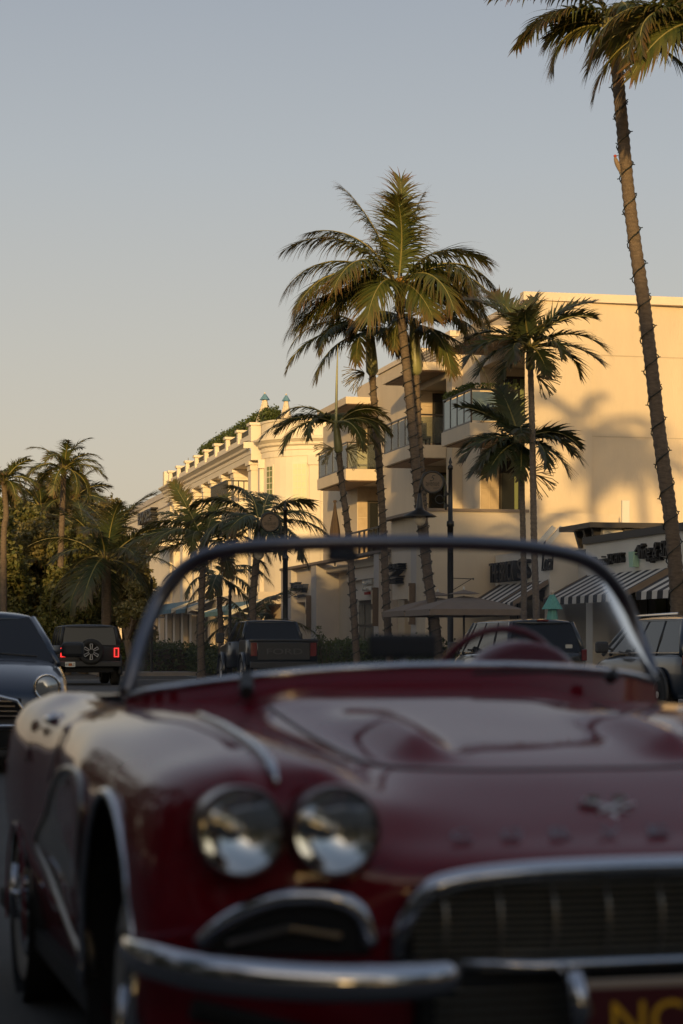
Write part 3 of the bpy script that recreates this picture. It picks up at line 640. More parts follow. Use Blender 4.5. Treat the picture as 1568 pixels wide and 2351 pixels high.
# blue awnings
def blue_awning(label, n_w, n_o, ta, tb_, z1, z0):
    A = sthing('blue_awning', label, 'awning', n_w, ta, 'blue shop awnings')
    L_ = tb_-ta; d = n_o-n_w; k_ = max(2, int(L_/1.2)); dt = L_/k_
    for k in range(k_):
        q = MB(); y0, y1 = k*dt+.01, (k+1)*dt-.01
        q.add([(-.01,y0,z1),(d,y0,z0),(d,y1,z0),(-.01,y1,z1),(d-.005,y0,z0-.22),(d-.005,y1,z0-.22)], [(0,1,2,3),(1,4,5,2)]); q.build('canvas_panel', M['awnblue'], A)
    q = MB(); q.add([(-.01,0,z1),(d,0,z0),(-.01,0,z0-.22),(d,0,z0-.22)], [(0,1,3)]); 
    for y in (.0, L_): q.tube([(-.01,y,z1),(d,y,z0)], .035, 6); q.tube([(d,y,z0),(-.01,y,z0-.35)], .035, 6)
    q.build('frame', M['signplate'], A)
nw_ = nG
blue_awning('wide blue awning behind the wrapped palm trunk above the pickup', nw_-.1, nw_-1.8, TU(615,nG), TU(539,nG), ZV(1376,nG,104), ZV(1402,nG-1.6,104))
blue_awning('short blue awning with white frame left of the thin palm trunk', nw_-.1, nw_-1.7, TU(499,nG), TU(470,nG), ZV(1378,nG,122), ZV(1400,nG-1.6,122))
blue_awning('long blue awning above the dark shop windows', nw_-.1, nw_-1.6, TU(455,nG), TU(385,nG), ZV(1388,nG,140), ZV(1408,nG-1.6,140))
blue_awning('blue awning below the street name sign', nw_-.1, nw_-1.6, TU(350,nG), TU(322,nG), ZV(1400,nG,165), ZV(1416,nG-1.6,165))
# distant cream houses closing the street behind the trees
for i, (u0, u1, Y, h, lab) in enumerate(((-60,95,175,6.5,'cream house glimpsed behind the leftmost trees'), (100,215,185,7.5,'pale building glimpsed behind the trees above the black off-roader'), (218,330,190,6.0,'pale low building behind the palm mass near the street sign'))):
    n_a, t_a = NT(u0, Y); n_b = NU(u1, t_a); n0, t0 = n_a, t_a
    H = sthing('distant_building', lab, 'building', n_a, t_a)
    q = mb(); q.box(n_a, n_b, t_a, t_a+12, 0, h); q.build('wall', M['cream'], H)
    q = mb(); q.box(n_a-.2, n_b+.2, t_a-.2, t_a+12.2, h+.001, h+.3); q.build('roof', M['coping'], H)
    for k in range(3):
        x = n_a+(n_b-n_a)*(.15+.28*k); q = mb(); q.box(x, x+.9, t_a-.04, t_a-.002, 1.2, 2.8); f_ = q.build('window', M['frame'], H); q = mb(); q.box(x+.08,x+.82,t_a-.06,t_a-.041,1.3,2.7); q.build('pane', M['dglass'], f_)
# ============================================================ buildings across and behind the street (shade the foreground, seen in reflections)
def block(label, n_a, n_b, t_a, t_b, h, m):
    global n0, t0
    n0, t0 = n_a, t_a
    H = sthing('street_block', label, 'building', n_a, t_a)
    q = mb(); q.box(n_a, n_b, t_a, t_b, 0, h); q.build('wall', m, H)
    q = mb(); q.box(n_a-.3, n_b+.3, t_a-.3, t_b+.3, h+.001, h+.35); q.build('cornice', M['cream2'], H)
    me = None
    side = n_b+.02 if n_b < 0 else n_a-.02
    for i, z in enumerate(np.arange(1, h-2, 3.4)):
        for t_ in np.arange(t_a+2, t_b-2, 3.2):
            if me is None: me = MB().box(-.03,.03,0,1.7,0,2.1).mesh('window', M['dglass'])
            inst('window', me, H, (side-n_a, t_-t_a, z))
block('tall unseen cream block added left of the camera to shade the street', -34, -13, -95, -24, 22.0, M['cream'])  # added out of view, its height set for the shadow edge it casts
block('lower cream block beside the camera on the left', -34, -18, -21, 16, 9.0, M['cream2'])
block('low shop row beside the camera on the right', 20.4, 34, -60, 40, 5.5, M['white'])

# ============================================================ PALMS
def frond(L, el, bend, leaf, n, width=.045, hang=.5, vee=.35, fold=.25, dens=1.0, twist=0):
    """one feather leaf, base at the origin, heading +X; returns mesh"""
    q = MB(); q.c = []; N = 18; P = []; x = z = 0.0; y = 0.0
    for i in range(N+1):
        s = i/N; a = R(el-bend*s**1.25); P.append((Vector((x, y, z)), Vector((math.cos(a), 0, math.sin(a)))))
        x += math.cos(a)*L/N; z += math.sin(a)*L/N; y += twist*s*L/N*.5
    rp_ = [p for p, _ in P]; rr = [.028*(1-i/N)**.8*max(1, L/3)+.005 for i in range(N+1)]
    q.tube(rp_, rr, 5); nv = len(q.v); q.c += [(0, 1.0, 0, 1)]*nv
    nf_r = len(q.f); rnd = random.Random(random.random())
    for i in range(n):
        s = .13+.87*i/(n-1)
        if rnd.random() > dens*(.82 if math.sin(i*.35+leaf*40) > .75 else .97): continue
        f = s*N; j = min(N-1, int(f)); b = f-j; p = P[j][0].lerp(P[j+1][0], b); T = P[j][1].lerp(P[j+1][1], b).normalized()
        U = Vector((-T.z, 0, T.x))
        ll = leaf*(math.sin(math.pi*(.12+.80*s))**.7)*(.72+.4*rnd.random())
        ang = R(66-40*s)+rnd.gauss(0,.13)
        for sd in (-1, 1):
            S = Vector((0, sd, 0)); d = (T*math.cos(ang)+S*math.sin(ang)*(1-.0)+U*(vee+rnd.uniform(-.12,.12))).normalized()
            wv = (T*math.sin(ang)-S*math.cos(ang)).normalized(); w0 = width*(.8+.4*rnd.random())
            hg = hang*(.5+rnd.random())*(1 if s < .8 else .6); pp = p.copy(); dd = d.copy(); base = len(q.v); r1 = rnd.random(); r2 = rnd.random()*.9+.1*(s)
            M_ = 4
            for k in range(M_+1):
                g_ = k/M_; w = w0*(.55+.6*math.sin(math.pi*min(1, g_*1.1+.15)))*(1-g_)**.35 if k < M_ else .004
                q.v.append(tuple(pp-wv*w*.5)); q.v.append(tuple(pp+wv*w*.5)); c = (min(1, g_*.75+.3*s*s), r1, r2, 1); q.c += [c, c]
                dd = (dd+Vector((0,0,-hg*.62))*(.35+.65*g_)).normalized(); pp = pp+dd*ll/M_
            for k in range(M_): a = base+2*k; q.f.append((a, a+1, a+3, a+2))
    me = q.mesh('frond', [MAT_F, M['rachis']])
    for i in range(nf_r): me.polygons[i].material_index = 1
    return me
MAT_F = M['frond']
def smooth_path(pts, n):
    P = [Vector(p) for p in pts]; out = []
    P = [P[0]*2-P[1]]+P+[P[-1]*2-P[-2]]
    for i in range(1, len(P)-2):
        for k in range(n):
            t = k/n; a, b, c, d = P[i-1], P[i], P[i+1], P[i+2]
            out.append(.5*((2*b)+(c-a)*t+(2*a-5*b+4*c-d)*t*t+(3*b-a-3*c+d)*t**3))
    out.append(P[-2]); return out
def palm(name, label, pix, Y, r0, r1, fronds, lm=1.3,  shaft=None, lights=0, group='street palms', m='bark', L=2.6, leaf=.5, nleaf=44, width=.05, hang=.5, vee=.3, fruit=None, base_z=0.0, spear=None, mf='frond', coco=False):
    """pix: trunk points in the picture from base to crown, at depth Y"""
    global MAT_F
    MAT_F = M[mf]
    pts = [W(u, v, Y) for u, v in pix]; pts[0].z = base_z
    O = pts[0].copy(); T = thing(name, label, 'palm tree', tuple(O), 0, group)
    path = smooth_path([p-O for p in pts], 8); n = len(path)
    # ringed trunk
    dense = []; rad = []
    tot = sum((path[i+1]-path[i]).length for i in range(n-1)); acc = 0; step = max(.06, r0*.45)
    for i in range(n-1):
        d = path[i+1]-path[i]; k = max(1, int(d.length/step))
        for j in range(k):
            f = (acc+d.length*j/k)/tot; rr = r0+(r1-r0)*f + (r0*.45*math.exp(-f*tot/.25))
            dense.append(path[i]+d*(j/k)); rad.append(rr*(1+.05*(1 if len(dense) % 2 else -1)+random.uniform(-.03,.03)))
        acc += d.length
    dense.append(path[-1]); rad.append(r1)
    MB().tube(dense, rad, 12).build('trunk', M[m], T, True)
    top = path[-1]; up = (path[-1]-path[-2]).normalized()
    if lights:                                   # cable of small lights wound round the trunk
        h_ = []; turns = tot/lights; NN = int(turns*14)
        for i in range(NN):
            f = i/NN; idx = f*(len(dense)-1); j = int(idx); p = dense[j].lerp(dense[min(j+1,len(dense)-1)], idx-j); rr = rad[j]*1.07+.012; a = 2*math.pi*turns*f
            h_.append(p+Vector((rr*math.cos(a), rr*math.sin(a), .0)))
        q = MB().tube(h_, .013, 4)
        for i in range(0, NN, 3):
            p = h_[i]; o_ = Vector((p.x-0, p.y, 0)); a = 2*math.pi*turns*i/NN; d = Vector((math.cos(a), math.sin(a), random.uniform(-.3,.6)))*.045
            q.tube([p, p+d], .010, 4)
        o = q.build('light_string', M['wire'], T); o['kind'] = 'stuff'
    if shaft:
        sl, sr = shaft; pr = [(r1*1.02,0),(sr*1.15,.08*sl),(sr*1.12,.3*sl),(sr*.9,.7*sl),(sr*.7,sl)]
        q = MB(); q.tube([top+up*h for _, h in pr], [r for r, _ in pr], 12); q.build('crownshaft', M['shaft'], T, True); ctr = top+up*sl*.9
    else:
        ctr = top
        q = MB()
        for k in range(14):                      # old leaf bases
            a = k*2.4; d = Vector((math.cos(a), math.sin(a), 1.2)).normalized(); p = top+up*(-.35+.03*k); q.tube([p, p+d*.3], [.05,.02], 5)
        o = q.build('leaf_bases', M['bark'], T); o['kind'] = 'stuff'
    for fr in fronds:
        az, el, ln = fr[0], fr[1], fr[2]; bend = fr[3] if len(fr) > 3 else 80
        me = frond(ln*1.07, el, bend, lm*leaf*(.85+.3*random.random()), int(nleaf*1.35), width*1.05, hang, vee, twist=random.uniform(-.25,.25))
        inst('frond', me, T, tuple(ctr+Vector((math.cos(R(az)), math.sin(R(az)), 0))*r1*.6), (R(random.uniform(-24,24)),0,R(az)))
    if spear:
        q = MB(); p = ctr; q.tube([p, p+Vector((spear[0]*.4,0,spear[1]*.5)), p+Vector((spear[0],0,spear[1]))], [.045,.035,.008], 6); q.build('spear_leaf', M['shaft'], T)
    if fruit:                                    # bushy flower stalks hanging under the crownshaft
        for (du, dv, s_) in fruit:
            c0 = top+Vector((du*.2, -.1, dv*.2)); q = MB()
            for i in range(26):
                a = random.uniform(-.9,.9)+ (0 if du > 0 else math.pi); e = random.uniform(-.9,.7); p = c0.copy(); pts_ = [p.copy()]
                d = Vector((math.cos(a)*math.cos(e), math.sin(a)*math.cos(e)*.8, math.sin(e)))
                for k in range(4): d = (d+Vector((random.uniform(-.4,.4), random.uniform(-.4,.4), random.uniform(-.45,.15)))).normalized(); p = p+d*s_/4; pts_.append(p.copy())
                q.tube(pts_, .011, 3)
            o = q.build('fruit_stalk', M['fruit'], T); o['kind'] = 'stuff'
    if coco:
        q = MB()
        for i in range(16):
            p = ctr+Vector((random.uniform(-.05,.45), -.25+random.uniform(-.1,.1), random.uniform(-.45,.15))); q.lathe([(.0,-.09),(.06,-.06),(.075,0),(.05,.07),(0,.09)], tuple(p), 7)
        o = q.build('coconuts', M['coco'], T, True); o['kind'] = 'stuff'
    return T
def fan(n, L, e0=-10, e1=75, jitter=12, bend=85, az0=None, seed=1):
    rnd = random.Random(seed); out = []
    for i in range(n):
        az = (az0 or 0)+i*137.5; f = (i+.5)/n; e = e1+(e0-e1)*f
        out.append((az+rnd.uniform(-8,8), e+rnd.uniform(-jitter,jitter), L*rnd.uniform(.85,1.1), bend*rnd.uniform(.8,1.15)*(1-.35*(1-f))))
    return out
# A: the tall leaning palm at the right edge
palm('palm_tree', 'tall leaning palm at the right edge with cable wound trunk and cropped crown', [(1562,1560),(1556,1400),(1543,1220),(1514,1000),(1481,720),(1447,480),(1426,260),(1408,62)], 42, .152, .118,
     [(183,8,1.45,105),(176,26,1.35,95),(2,12,2.0,60),(350,2,1.9,60),(275,30,1.8,110),(330,25,2.4,100),(200,35,1.5,90),(335,20,3.0,90),(0,35,3.2,80),(30,30,3,80),(70,45,3,70),(120,40,3,80),(150,55,2.8,80),(200,60,2.4,60),(345,-25,2.6,40)], lights=.62, L=3, leaf=.62, nleaf=46, width=.062, hang=.75, vee=.1)
# B: the big coconut palm in the middle
palm('coconut_palm', 'big coconut palm in the middle with orange coconuts and thick wrapped trunk', [(1012,1545),(1000,1440),(983,1330),(962,1150),(946,980),(932,830),(920,720),(914,655)], 61, .142, .118,
     [(184,38,3.5,105),(172,58,3.6,95),(192,16,3.2,85),(188,28,3.3,110),(178,4,3.0,75),(196,-10,2.8,50),(160,66,3.1,80),(172,76,3.0,34),(110,86,3.0,14),(15,81,3.0,22),(8,42,3.1,110),(352,28,3.1,105),(18,58,3.0,95),(340,8,2.9,85),(4,16,2.9,95),(350,-4,2.6,60),
      (256,80,2.5,52),(236,34,3.2,105),(214,20,3.5,85),(250,10,2.6,100),(300,18,3.0,95),(322,32,3.0,105),(200,-2,3.1,60),(345,-8,2.9,55),(120,30,3.5,90),(45,35,3.4,90),(285,-5,2.4,60),(182,5,3.4,70)],
     lights=.36, leaf=.90, nleaf=70, width=.045, hang=.72, vee=.06, coco=True)
# C: crownshaft palm just right of B
palm('palm_tree', 'palm with long green crownshaft directly right of the thick coconut trunk', [(1002,1545),(990,1400),(977,1240),(969,1120),(961,1000),(955,862)], 63, .12, .105,
     [(5,40,2.6,120),(330,20,2.6,100),(300,-10,2.6,75),(285,-20,2.4,60),(40,40,2.4,110),(200,35,2.2,110),(150,40,2.3,110),(250,20,2.2,110),(345,-15,2.9,60),(90,60,2.2,80)], shaft=(1.65,.17), lights=.36, leaf=.62, nleaf=46, width=.055, hang=.75, vee=.05)
# D: white crownshaft palm left of B
palm('palm_tree', 'palm with pale crownshaft and bushy stalk left of the coconut palm', [(900,1545),(890,1440),(881,1240),(870,1060),(861,960),(855,862)], 64, .115, .10,
     [(182,28,2.7,105),(195,8,2.8,85),(172,42,2.5,100),(220,20,2.3,100),(250,-5,2.0,70),(290,10,2.0,90),(330,0,1.9,80),(20,20,2.0,110),(80,50,2.0,70),(130,35,2.4,90),(205,-15,2.4,60),(350,-20,1.9,60)], shaft=(1.45,.16), lights=.36, leaf=.60, nleaf=44, width=.055, hang=.8, vee=.05, fruit=[(-1.2,.3,.75)])
# E: smaller palm with a tall spear
palm('palm_tree', 'short palm with a tall unopened spear leaf in front of the rounded white building', [(822,1545),(815,1450),(801,1240),(786,1120),(778,1040)], 62, .105, .085,
     [(178,48,2.0,120),(196,18,2.3,75),(210,12,2.0,95),(160,32,1.9,90),(2,52,1.6,110),(20,30,1.7,95),(340,22,1.6,110),(230,20,1.7,100),(300,10,1.6,110),(90,40,1.6,90),(352,-6,1.5,70)], shaft=(.95,.11), lights=.36, leaf=.48, nleaf=36, width=.055, hang=.55, vee=.15, fruit=[(1.0,.5,.7),(-.8,.6,.6)], spear=(.05,2.3))
# F, G: the pair in front of the blank wall
palm('palm_tree', 'taller of the two thin palms in front of the blank sunlit wall', [(1232,1560),(1231,1400),(1226,1240),(1222,1000),(1218,850)], 50, .085, .07,
     [(12,62,1.75,62),(170,64,1.75,60),(350,30,1.8,85),(338,8,1.7,60),(190,24,1.6,95),(205,0,1.6,70),(165,40,1.5,80),(60,70,1.6,40),(120,75,1.5,40),(270,60,1.3,70),(300,20,1.5,90),(240,15,1.4,90),(20,12,1.5,90),(280,-15,1.3,50),(225,-20,1.4,45),(352,58,1.6,75)],
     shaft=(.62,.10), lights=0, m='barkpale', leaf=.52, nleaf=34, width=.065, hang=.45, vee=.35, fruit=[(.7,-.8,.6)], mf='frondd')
palm('palm_tree', 'shorter of the two thin palms, its crown in front of the frosted balcony', [(1203,1560),(1203,1400),(1201,1240),(1197,1080)], 51, .08, .065,
     [(178,56,1.7,52),(10,38,1.5,100),(352,20,1.55,95),(200,18,1.5,85),(215,0,1.5,70),(160,30,1.5,90),(90,78,1.5,30),(130,62,1.5,60),(265,40,1.3,100),(300,5,1.4,80),(240,-10,1.5,60),(30,30,1.5,90),(335,-5,1.4,70),(190,-20,1.3,40),(275,-30,1.3,35)],
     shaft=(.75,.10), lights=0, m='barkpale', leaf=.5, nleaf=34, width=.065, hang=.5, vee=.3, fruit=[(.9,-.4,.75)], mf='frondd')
# H: the middle-left group below the white building
palm('palm_tree', 'low spreading palm in front of the white pilasters right of the street name', [(463,1560),(461,1480),(462,1400),(466,1300)], 74, .13, .11,
     [(183,25,2.9,85),(192,5,3.0,60),(175,50,2.5,110),(160,62,2.2,90),(120,80,2.2,30),(60,72,2.1,50),(20,45,2.4,100),(340,20,2.6,90),(300,0,2.3,80),(260,25,2.4,95),(230,30,2.6,95),(205,-8,3.0,45),(355,0,2.5,70),(90,50,2.3,80)], shaft=(1.0,.16), lights=.4, leaf=.62, nleaf=46, width=.06, hang=.7, vee=.2)
palm('palm_tree', 'full palm behind the round street plaque, crown above the windshield rim', [(584,1560),(581,1450),(580,1380),(590,1270)], 72, .14, .115,
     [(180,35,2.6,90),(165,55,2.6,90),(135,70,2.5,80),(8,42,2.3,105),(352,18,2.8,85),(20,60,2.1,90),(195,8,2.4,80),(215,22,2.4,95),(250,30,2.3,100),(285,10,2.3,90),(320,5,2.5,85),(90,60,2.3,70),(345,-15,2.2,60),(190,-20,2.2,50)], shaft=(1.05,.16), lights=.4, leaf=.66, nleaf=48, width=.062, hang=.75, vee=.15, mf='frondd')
palm('palm_tree', 'slim palm trunk between the two low spreading palms', [(508,1560),(507,1450),(503,1370)], 78, .11, .09,
     [(0,30,2.0,90),(180,35,2.0,90),(220,10,1.8,90),(270,10,1.8,90),(320,10,1.9,90),(90,60,1.8,60),(140,40,1.9,80),(40,40,1.9,80),(200,-25,1.8,50),(340,-25,1.8,50)], shaft=(.8,.12), lights=.4, leaf=.5, nleaf=36, width=.055, hang=.8, vee=.1)
palm('palm_tree', 'palm with hanging orange tipped leaves left of the first shop sign', [(578,1545),(577,1480),(577,1430)], 84, .16, .14, fan(13, 2.4, -30, 60, 10, 90, 20, 5), lights=.4, leaf=.6, nleaf=40, width=.055, hang=.8, vee=.05)
# I: distant coconut palms against the sky, left
palm('coconut_palm', 'distant coconut palm standing highest above the trees on the left', [(140,1560),(139,1300),(143,1180),(147,1075)], 88, .15, .11, fan(20, 1.75, -20, 82, 8, 115, 0, 3), leaf=.42, nleaf=40, width=.04, hang=.4, vee=.15, group='distant coconut palms')
palm('coconut_palm', 'distant coconut palm cut by the left picture edge', [(10,1560),(8,1250),(14,1180),(8,1105)], 84, .15, .11, fan(20, 1.5, -20, 80, 8, 110, 40, 4), leaf=.4, nleaf=38, width=.04, hang=.4, vee=.15, group='distant coconut palms')
# J: heavy palms in the tree mass
palm('coconut_palm', 'large drooping coconut palm above the black off-roader', [(240,1560),(244,1450),(244,1285)], 82, .22, .17, fan(22, 3.0, -25, 84, 8, 100, 10, 11), leaf=.75, nleaf=56, width=.045, hang=.45, vee=.12, group='palms among the trees', mf='frondd')
palm('coconut_palm', 'coconut palm with golden fronds hanging left of the off-roader', [(110,1560),(112,1450),(118,1340)], 92, .2, .16, fan(18, 3.1, -25, 75, 8, 105, 60, 12), leaf=.7, nleaf=50, width=.045, hang=.45, vee=.12, group='palms among the trees')
palm('coconut_palm', 'feathery palm crown just left of the far black lettering', [(215,1560),(212,1400),(205,1245)], 100, .2, .16, fan(18, 2.7, -25, 80, 8, 100, 100, 13), leaf=.7, nleaf=50, width=.045, hang=.45, vee=.12, group='palms among the trees', mf='frondd')
palm('coconut_palm', 'dark palm crown tucked behind the highest distant coconut palm', [(170,1560),(168,1300),(160,1150)], 104, .2, .16, fan(20, 2.2, -20, 75, 8, 90, 30, 14), leaf=.6, nleaf=44, width=.05, hang=.4, vee=.12, group='palms among the trees', mf='frondd')
palm('coconut_palm', 'dark palm crown between the two distant coconut palms', [(90,1560),(92,1300),(95,1165)], 104, .2, .16, fan(18, 2.0, -20, 75, 8, 90, 70, 15), leaf=.6, nleaf=44, width=.05, hang=.4, vee=.12, group='palms among the trees', mf='frondd')
palm('coconut_palm', 'low palm in the foliage at the far left behind the small dark car', [(40,1560),(38,1420),(45,1330)], 96, .2, .16, fan(16, 2.4, -25, 70, 8, 100, 25, 16), leaf=.6, nleaf=44, width=.05, hang=.45, vee=.12, group='palms among the trees', mf='frondd')
palm('palm_tree', 'palm just outside the right edge whose drooping leaf hangs into the top corner', [(1770,1600),(1750,1200),(1705,700),(1662,300),(1628,62)], 40, .17, .135,
     [(190,32,2.6,118),(181,6,2.5,92),(205,10,2.4,95),(174,20,2.5,100),(196,58,2.3,110),(215,20,2.4,110),(165,35,2.4,110),(235,-5,2.4,70),(260,30,2.4,100),(290,15,2.4,90),(320,30,2.4,90),(350,20,2.4,90),(20,40,2.4,90),(60,50,2.3,80),(100,50,2.3,80),(135,40,2.4,90)], lights=.62, leaf=.62, nleaf=46, width=.062, hang=.75, vee=.1)

# ============================================================ BROADLEAF TREES AND PLANTING
def tree(label, u, v_top, v_bot, Y, wu, m='leafa', n=30, per=620, lsize=.21, group='broadleaf trees on the left', pos=None):
    P0 = pos or W(u, 1500, Y); T = thing('broadleaf_tree', label, 'tree', (P0.x, P0.y, 0), 0, group)
    k = F/abs(Y); zt_ = CAMZ+(VH-v_top)/k; zb_ = CAMZ+(VH-v_bot)/k; w = wu/k/2; rnd = random.Random(int(u*7+Y))
    cl = []; q = MB(); root = Vector((0,0,0)); fork = Vector((rnd.uniform(-.2,.2), 0, zb_*.75))
    q.tube([root, fork*.5+Vector((.1,0,0)), fork], [.24,.18,.15], 8)
    for i in range(n):
        a = rnd.uniform(0, 6.28); rr = math.sqrt(rnd.random())*w; h = rnd.random(); z = zb_+(zt_-zb_)*h; rr *= math.sqrt(max(.08, 1-(abs(h-.4)/.75)**2))
        c = Vector((rr*math.cos(a), rr*math.sin(a), z)); s = (zt_-zb_)*rnd.uniform(.11,.2); cl.append((c, s))
        if i < 14: mid = fork.lerp(c, .5)+Vector((rnd.uniform(-.3,.3), rnd.uniform(-.3,.3), .2)); q.tube([fork, mid, c], [.09,.055,.02], 5)
    q.build('trunk', M['bark2'], T)
    def pt_():
        c, s = rnd.choice(cl); d = Vector((rnd.gauss(0,1), rnd.gauss(0,1), rnd.gauss(0,.8))).normalized(); return c+d*s*(rnd.random()**.4)*(1+.25*math.sin(d.x*7+c.x*3)*math.cos(d.z*6))
    leafcloud('crown', pt_, n*per, lsize, M[m], T)
    return T
tree('bushy olive tree rising behind the small dark car', 30, 1165, 1420, 100, 190, 'leafa')
tree('rounded olive tree below the highest distant palm', 165, 1120, 1380, 110, 170, 'leafb')
tree('dense dark tree at the far left edge', -20, 1210, 1470, 88, 130, 'leafa')
tree('tree with golden leaves over the off-roader roof', 95, 1195, 1450, 92, 170, 'leafb')
tree('dark tree right behind the off-roader', 190, 1215, 1440, 90, 140, 'leafa')
tree('small street tree hanging below the street name sign', 300, 1345, 1440, 80, 70, 'leafb', 14, 300, .14)
tree('olive tree between the large drooping palm and the cream building', 235, 1165, 1400, 120, 140, 'leafb')
tree('broad tree in the middle of the leafy mass', 130, 1300, 1470, 115, 200, 'leafa')
tree('dark bush tree right of the large drooping palm', 290, 1240, 1480, 106, 100, 'leafb')
tree('golden tree filling the gap between the palms behind the off-roader', 60, 1225, 1470, 98, 160, 'leafb')
tree('dark low tree under the golden leaves at the far left', 150, 1320, 1480, 87, 120, 'leafa')
for i, (n_, t_, h_) in enumerate(((-8.6,1,8.5),(-9.2,8,7.2),(-8.8,15,8.8),(-9.4,22,7.6),(-9.0,30,8.6),(-9.2,39,7.8),(-8.9,-7,8.0))):
    tree(('broad street tree across the road, tree %s up the far kerb' % ('nearest','second','third','fourth','fifth','sixth','behind us')[i]), 100+i*31, VH-(h_-CAMZ)*50, VH-(.6-CAMZ)*50, 98, 420, 'leafa', 22, 260, .34, 'trees across the road', Vector(S2W(n_, t_)))
for i, (n_, t_, h_) in enumerate(((-5,-13,7.6),(.5,-16,8.4),(6,-14,7.2),(11.5,-16,8.2),(17,-12,7.8))):  # tree row added out of view to darken reflections in the car front
    tree(('broad unseen tree added behind the camera for dark reflections, tree %s from the left' % ('first','second','third','fourth','fifth')[i]), 100+i*37, VH-(h_-CAMZ)*50, VH-(.3-CAMZ)*50, 98, 400, 'leafa', 22, 240, .38, 'unseen trees added behind the camera', Vector(S2W(n_, t_)))
hedge('box_hedge', 'low clipped hedge on the kerb left of the pickup', 12.9, 15.2, TU(500,12.9), TU(405,12.9), .13, 1.0, 9000, .10)
hedge('box_hedge', 'low dark hedge behind the off-roader at the corner', 10.0, 13.5, 88, 100, .13, 1.1, 7000, .13)
hedge('box_hedge', 'low planting along the shop windows right of the pickup', 15.6, 16.6, TU(975,15.6), TU(722,15.6), .13, 1.15, 9000, .10)
def shrub(label, u, Y, h, n=700):
    p = W(u, 1500, Y); S = thing('flowering_shrub', label, 'shrub', (p.x, p.y, .13), 0, 'shrubs behind the pickup')
    stems = [(random.uniform(-.3,.3), random.uniform(-.3,.3), random.uniform(.6,1)*h) for _ in range(6)]
    q = MB()
    for a, b, z in stems: q.tube([(a*.2,b*.2,0),(a*.7,b*.7,z*.6),(a,b,z)], [.015,.01,.006], 4)
    q.build('stems', M['bark2'], S)
    def pt_(): a, b, z = random.choice(stems); f = random.random()**.6; return (a*f+random.gauss(0,.07), b*f+random.gauss(0,.07), z*f)
    leafcloud('foliage', pt_, n, .085, M['leafh'], S)
for i, (u, h, lab) in enumerate(((748,1.75,'tallest thin shrub right behind the pickup tailgate'), (790,1.35,'rounded shrub left of the shop window frames'), (862,1.15,'low shrub between the two nearest wrapped trunks'), (930,1.1,'low shrub left of the thick coconut trunk'))):
    shrub(lab, u, 66+i, h)

# ============================================================ LAMP POSTS, SIGNS, UMBRELLAS
def lamp(label, u, Y, hv, plaque=True):
    x = W(u, 1500, Y); L_ = thing('street_lamp', label, 'street lamp', (x.x, x.y, .13), 0, 'black street lamps with round plaques')
    k = F/Y; H = CAMZ+(VH-hv)/k-.13
    MB().lathe([(.20,0),(.20,.25),(.13,.32),(.11,.9),(.085,.95),(.085,H-1.95),(.105,H-1.94),(.105,H-1.8),(.07,H-1.78),(.055,H-.35),(.075,H-.34),(.075,H-.25),(.03,H-.2),(.055,H-.14),(.035,H-.09),(.008,H)], seg=14).build('pole', M['black'], L_, True)
    ax = -.13
    MB().tube([(ax,0,H-1.48),(ax,0,H-.95)]+[(ax-.40+.40*math.cos(a),0,H-.85+.45*math.sin(a)) for a in np.linspace(0, math.pi*.68, 12)]+[(ax-.66,0,H-.60),(ax-.72,0,H-.80),(ax-.73,0,H-1.05)], .032, 8).build('arm', M['black'], L_, True)
    for z in (H-1.03, H-1.36): MB().tube([(0,0,z),(ax,0,z)], .035, 6).tube([(ax,0,z-.06),(ax,0,z+.06)], .05, 8).build('arm_clamp', M['black'], L_)
    c = (-.50, -.0, H-.70)
    MB().lathe([(.27,-.03),(.30,-.05),(.33,-.03),(.33,.03),(.30,.05),(.27,.03)], c, 28, 'y').build('plaque_ring', M['black'], L_, True)
    P = MB().lathe([(0,-.015),(.28,-.015),(.28,.015),(0,.015)], c, 28, 'y').build('plaque', M['plaque'], L_)
    text('plaque_lettering', 'avenue', .38, .10, .008, M['black'], L_, (c[0]-.19, -.022, c[2]-.10), (1,0,0), (0,0,1))
    text('plaque_lettering', 'south', .15, .05, .008, M['black'], L_, (c[0]+.02, -.022, c[2]-.18), (1,0,0), (0,0,1))
    text('plaque_lettering', '5', .16, .17, .008, M['black'], L_, (c[0]-.08, -.022, c[2]+.03), (1,0,0), (0,0,1), .4)
    MB().tube([(ax-.02, 0, H-1.05)]+[(ax-.17-.12*math.cos(a)*(1-.08*a), 0, H-1.17+.12*math.sin(a)*(1-.08*a)) for a in np.linspace(math.pi, -math.pi*.9, 20)], .012, 6).build('scroll', M['black'], L_, True)
    lc = (ax-.73, 0, H-.98)
    MB().lathe([(.01,0),(.05,-.05),(.08,-.25),(.10,-.42),(.14,-.5),(.46,-.66),(.48,-.69),(.45,-.70),(.12,-.60)], lc, 20).build('lamp_hood', M['black'], L_, True)
    MB().lathe([(.12,-.60),(.17,-.70),(.15,-.86),(.07,-.94),(0,-.96)], lc, 16).build('lamp_globe', M['lampglass'], L_, True)
    # banner arm further down
    MB().tube([(.05,0,2.95),(.62,0,2.93)], .012, 5).build('banner_arm', M['black'], L_)
    MB().tube([(.05,0,2.6),(.60,0,2.93)], .01, 5).build('banner_brace', M['black'], L_)
    MB().lathe([(0,-.035),(.035,0),(0,.035)], (.64,0,2.93), 8).build('banner_knob', M['black'], L_)
lamp('black street lamp with round avenue plaque beside the thick coconut trunk', 1034, 60, 1050)
lamp('black street lamp with round plaque in front of the low full palm', 655, 70, 1150)
x = W(512+105*.287*0+0, 1500, 70)
q = thing('bollard_post', 'short black pointed post in front of the wide blue awning', 'post', tuple(W(477+51, 1540, 78).xy)+(0,)); q.location = (*W(528,1500,76).xy, .13)
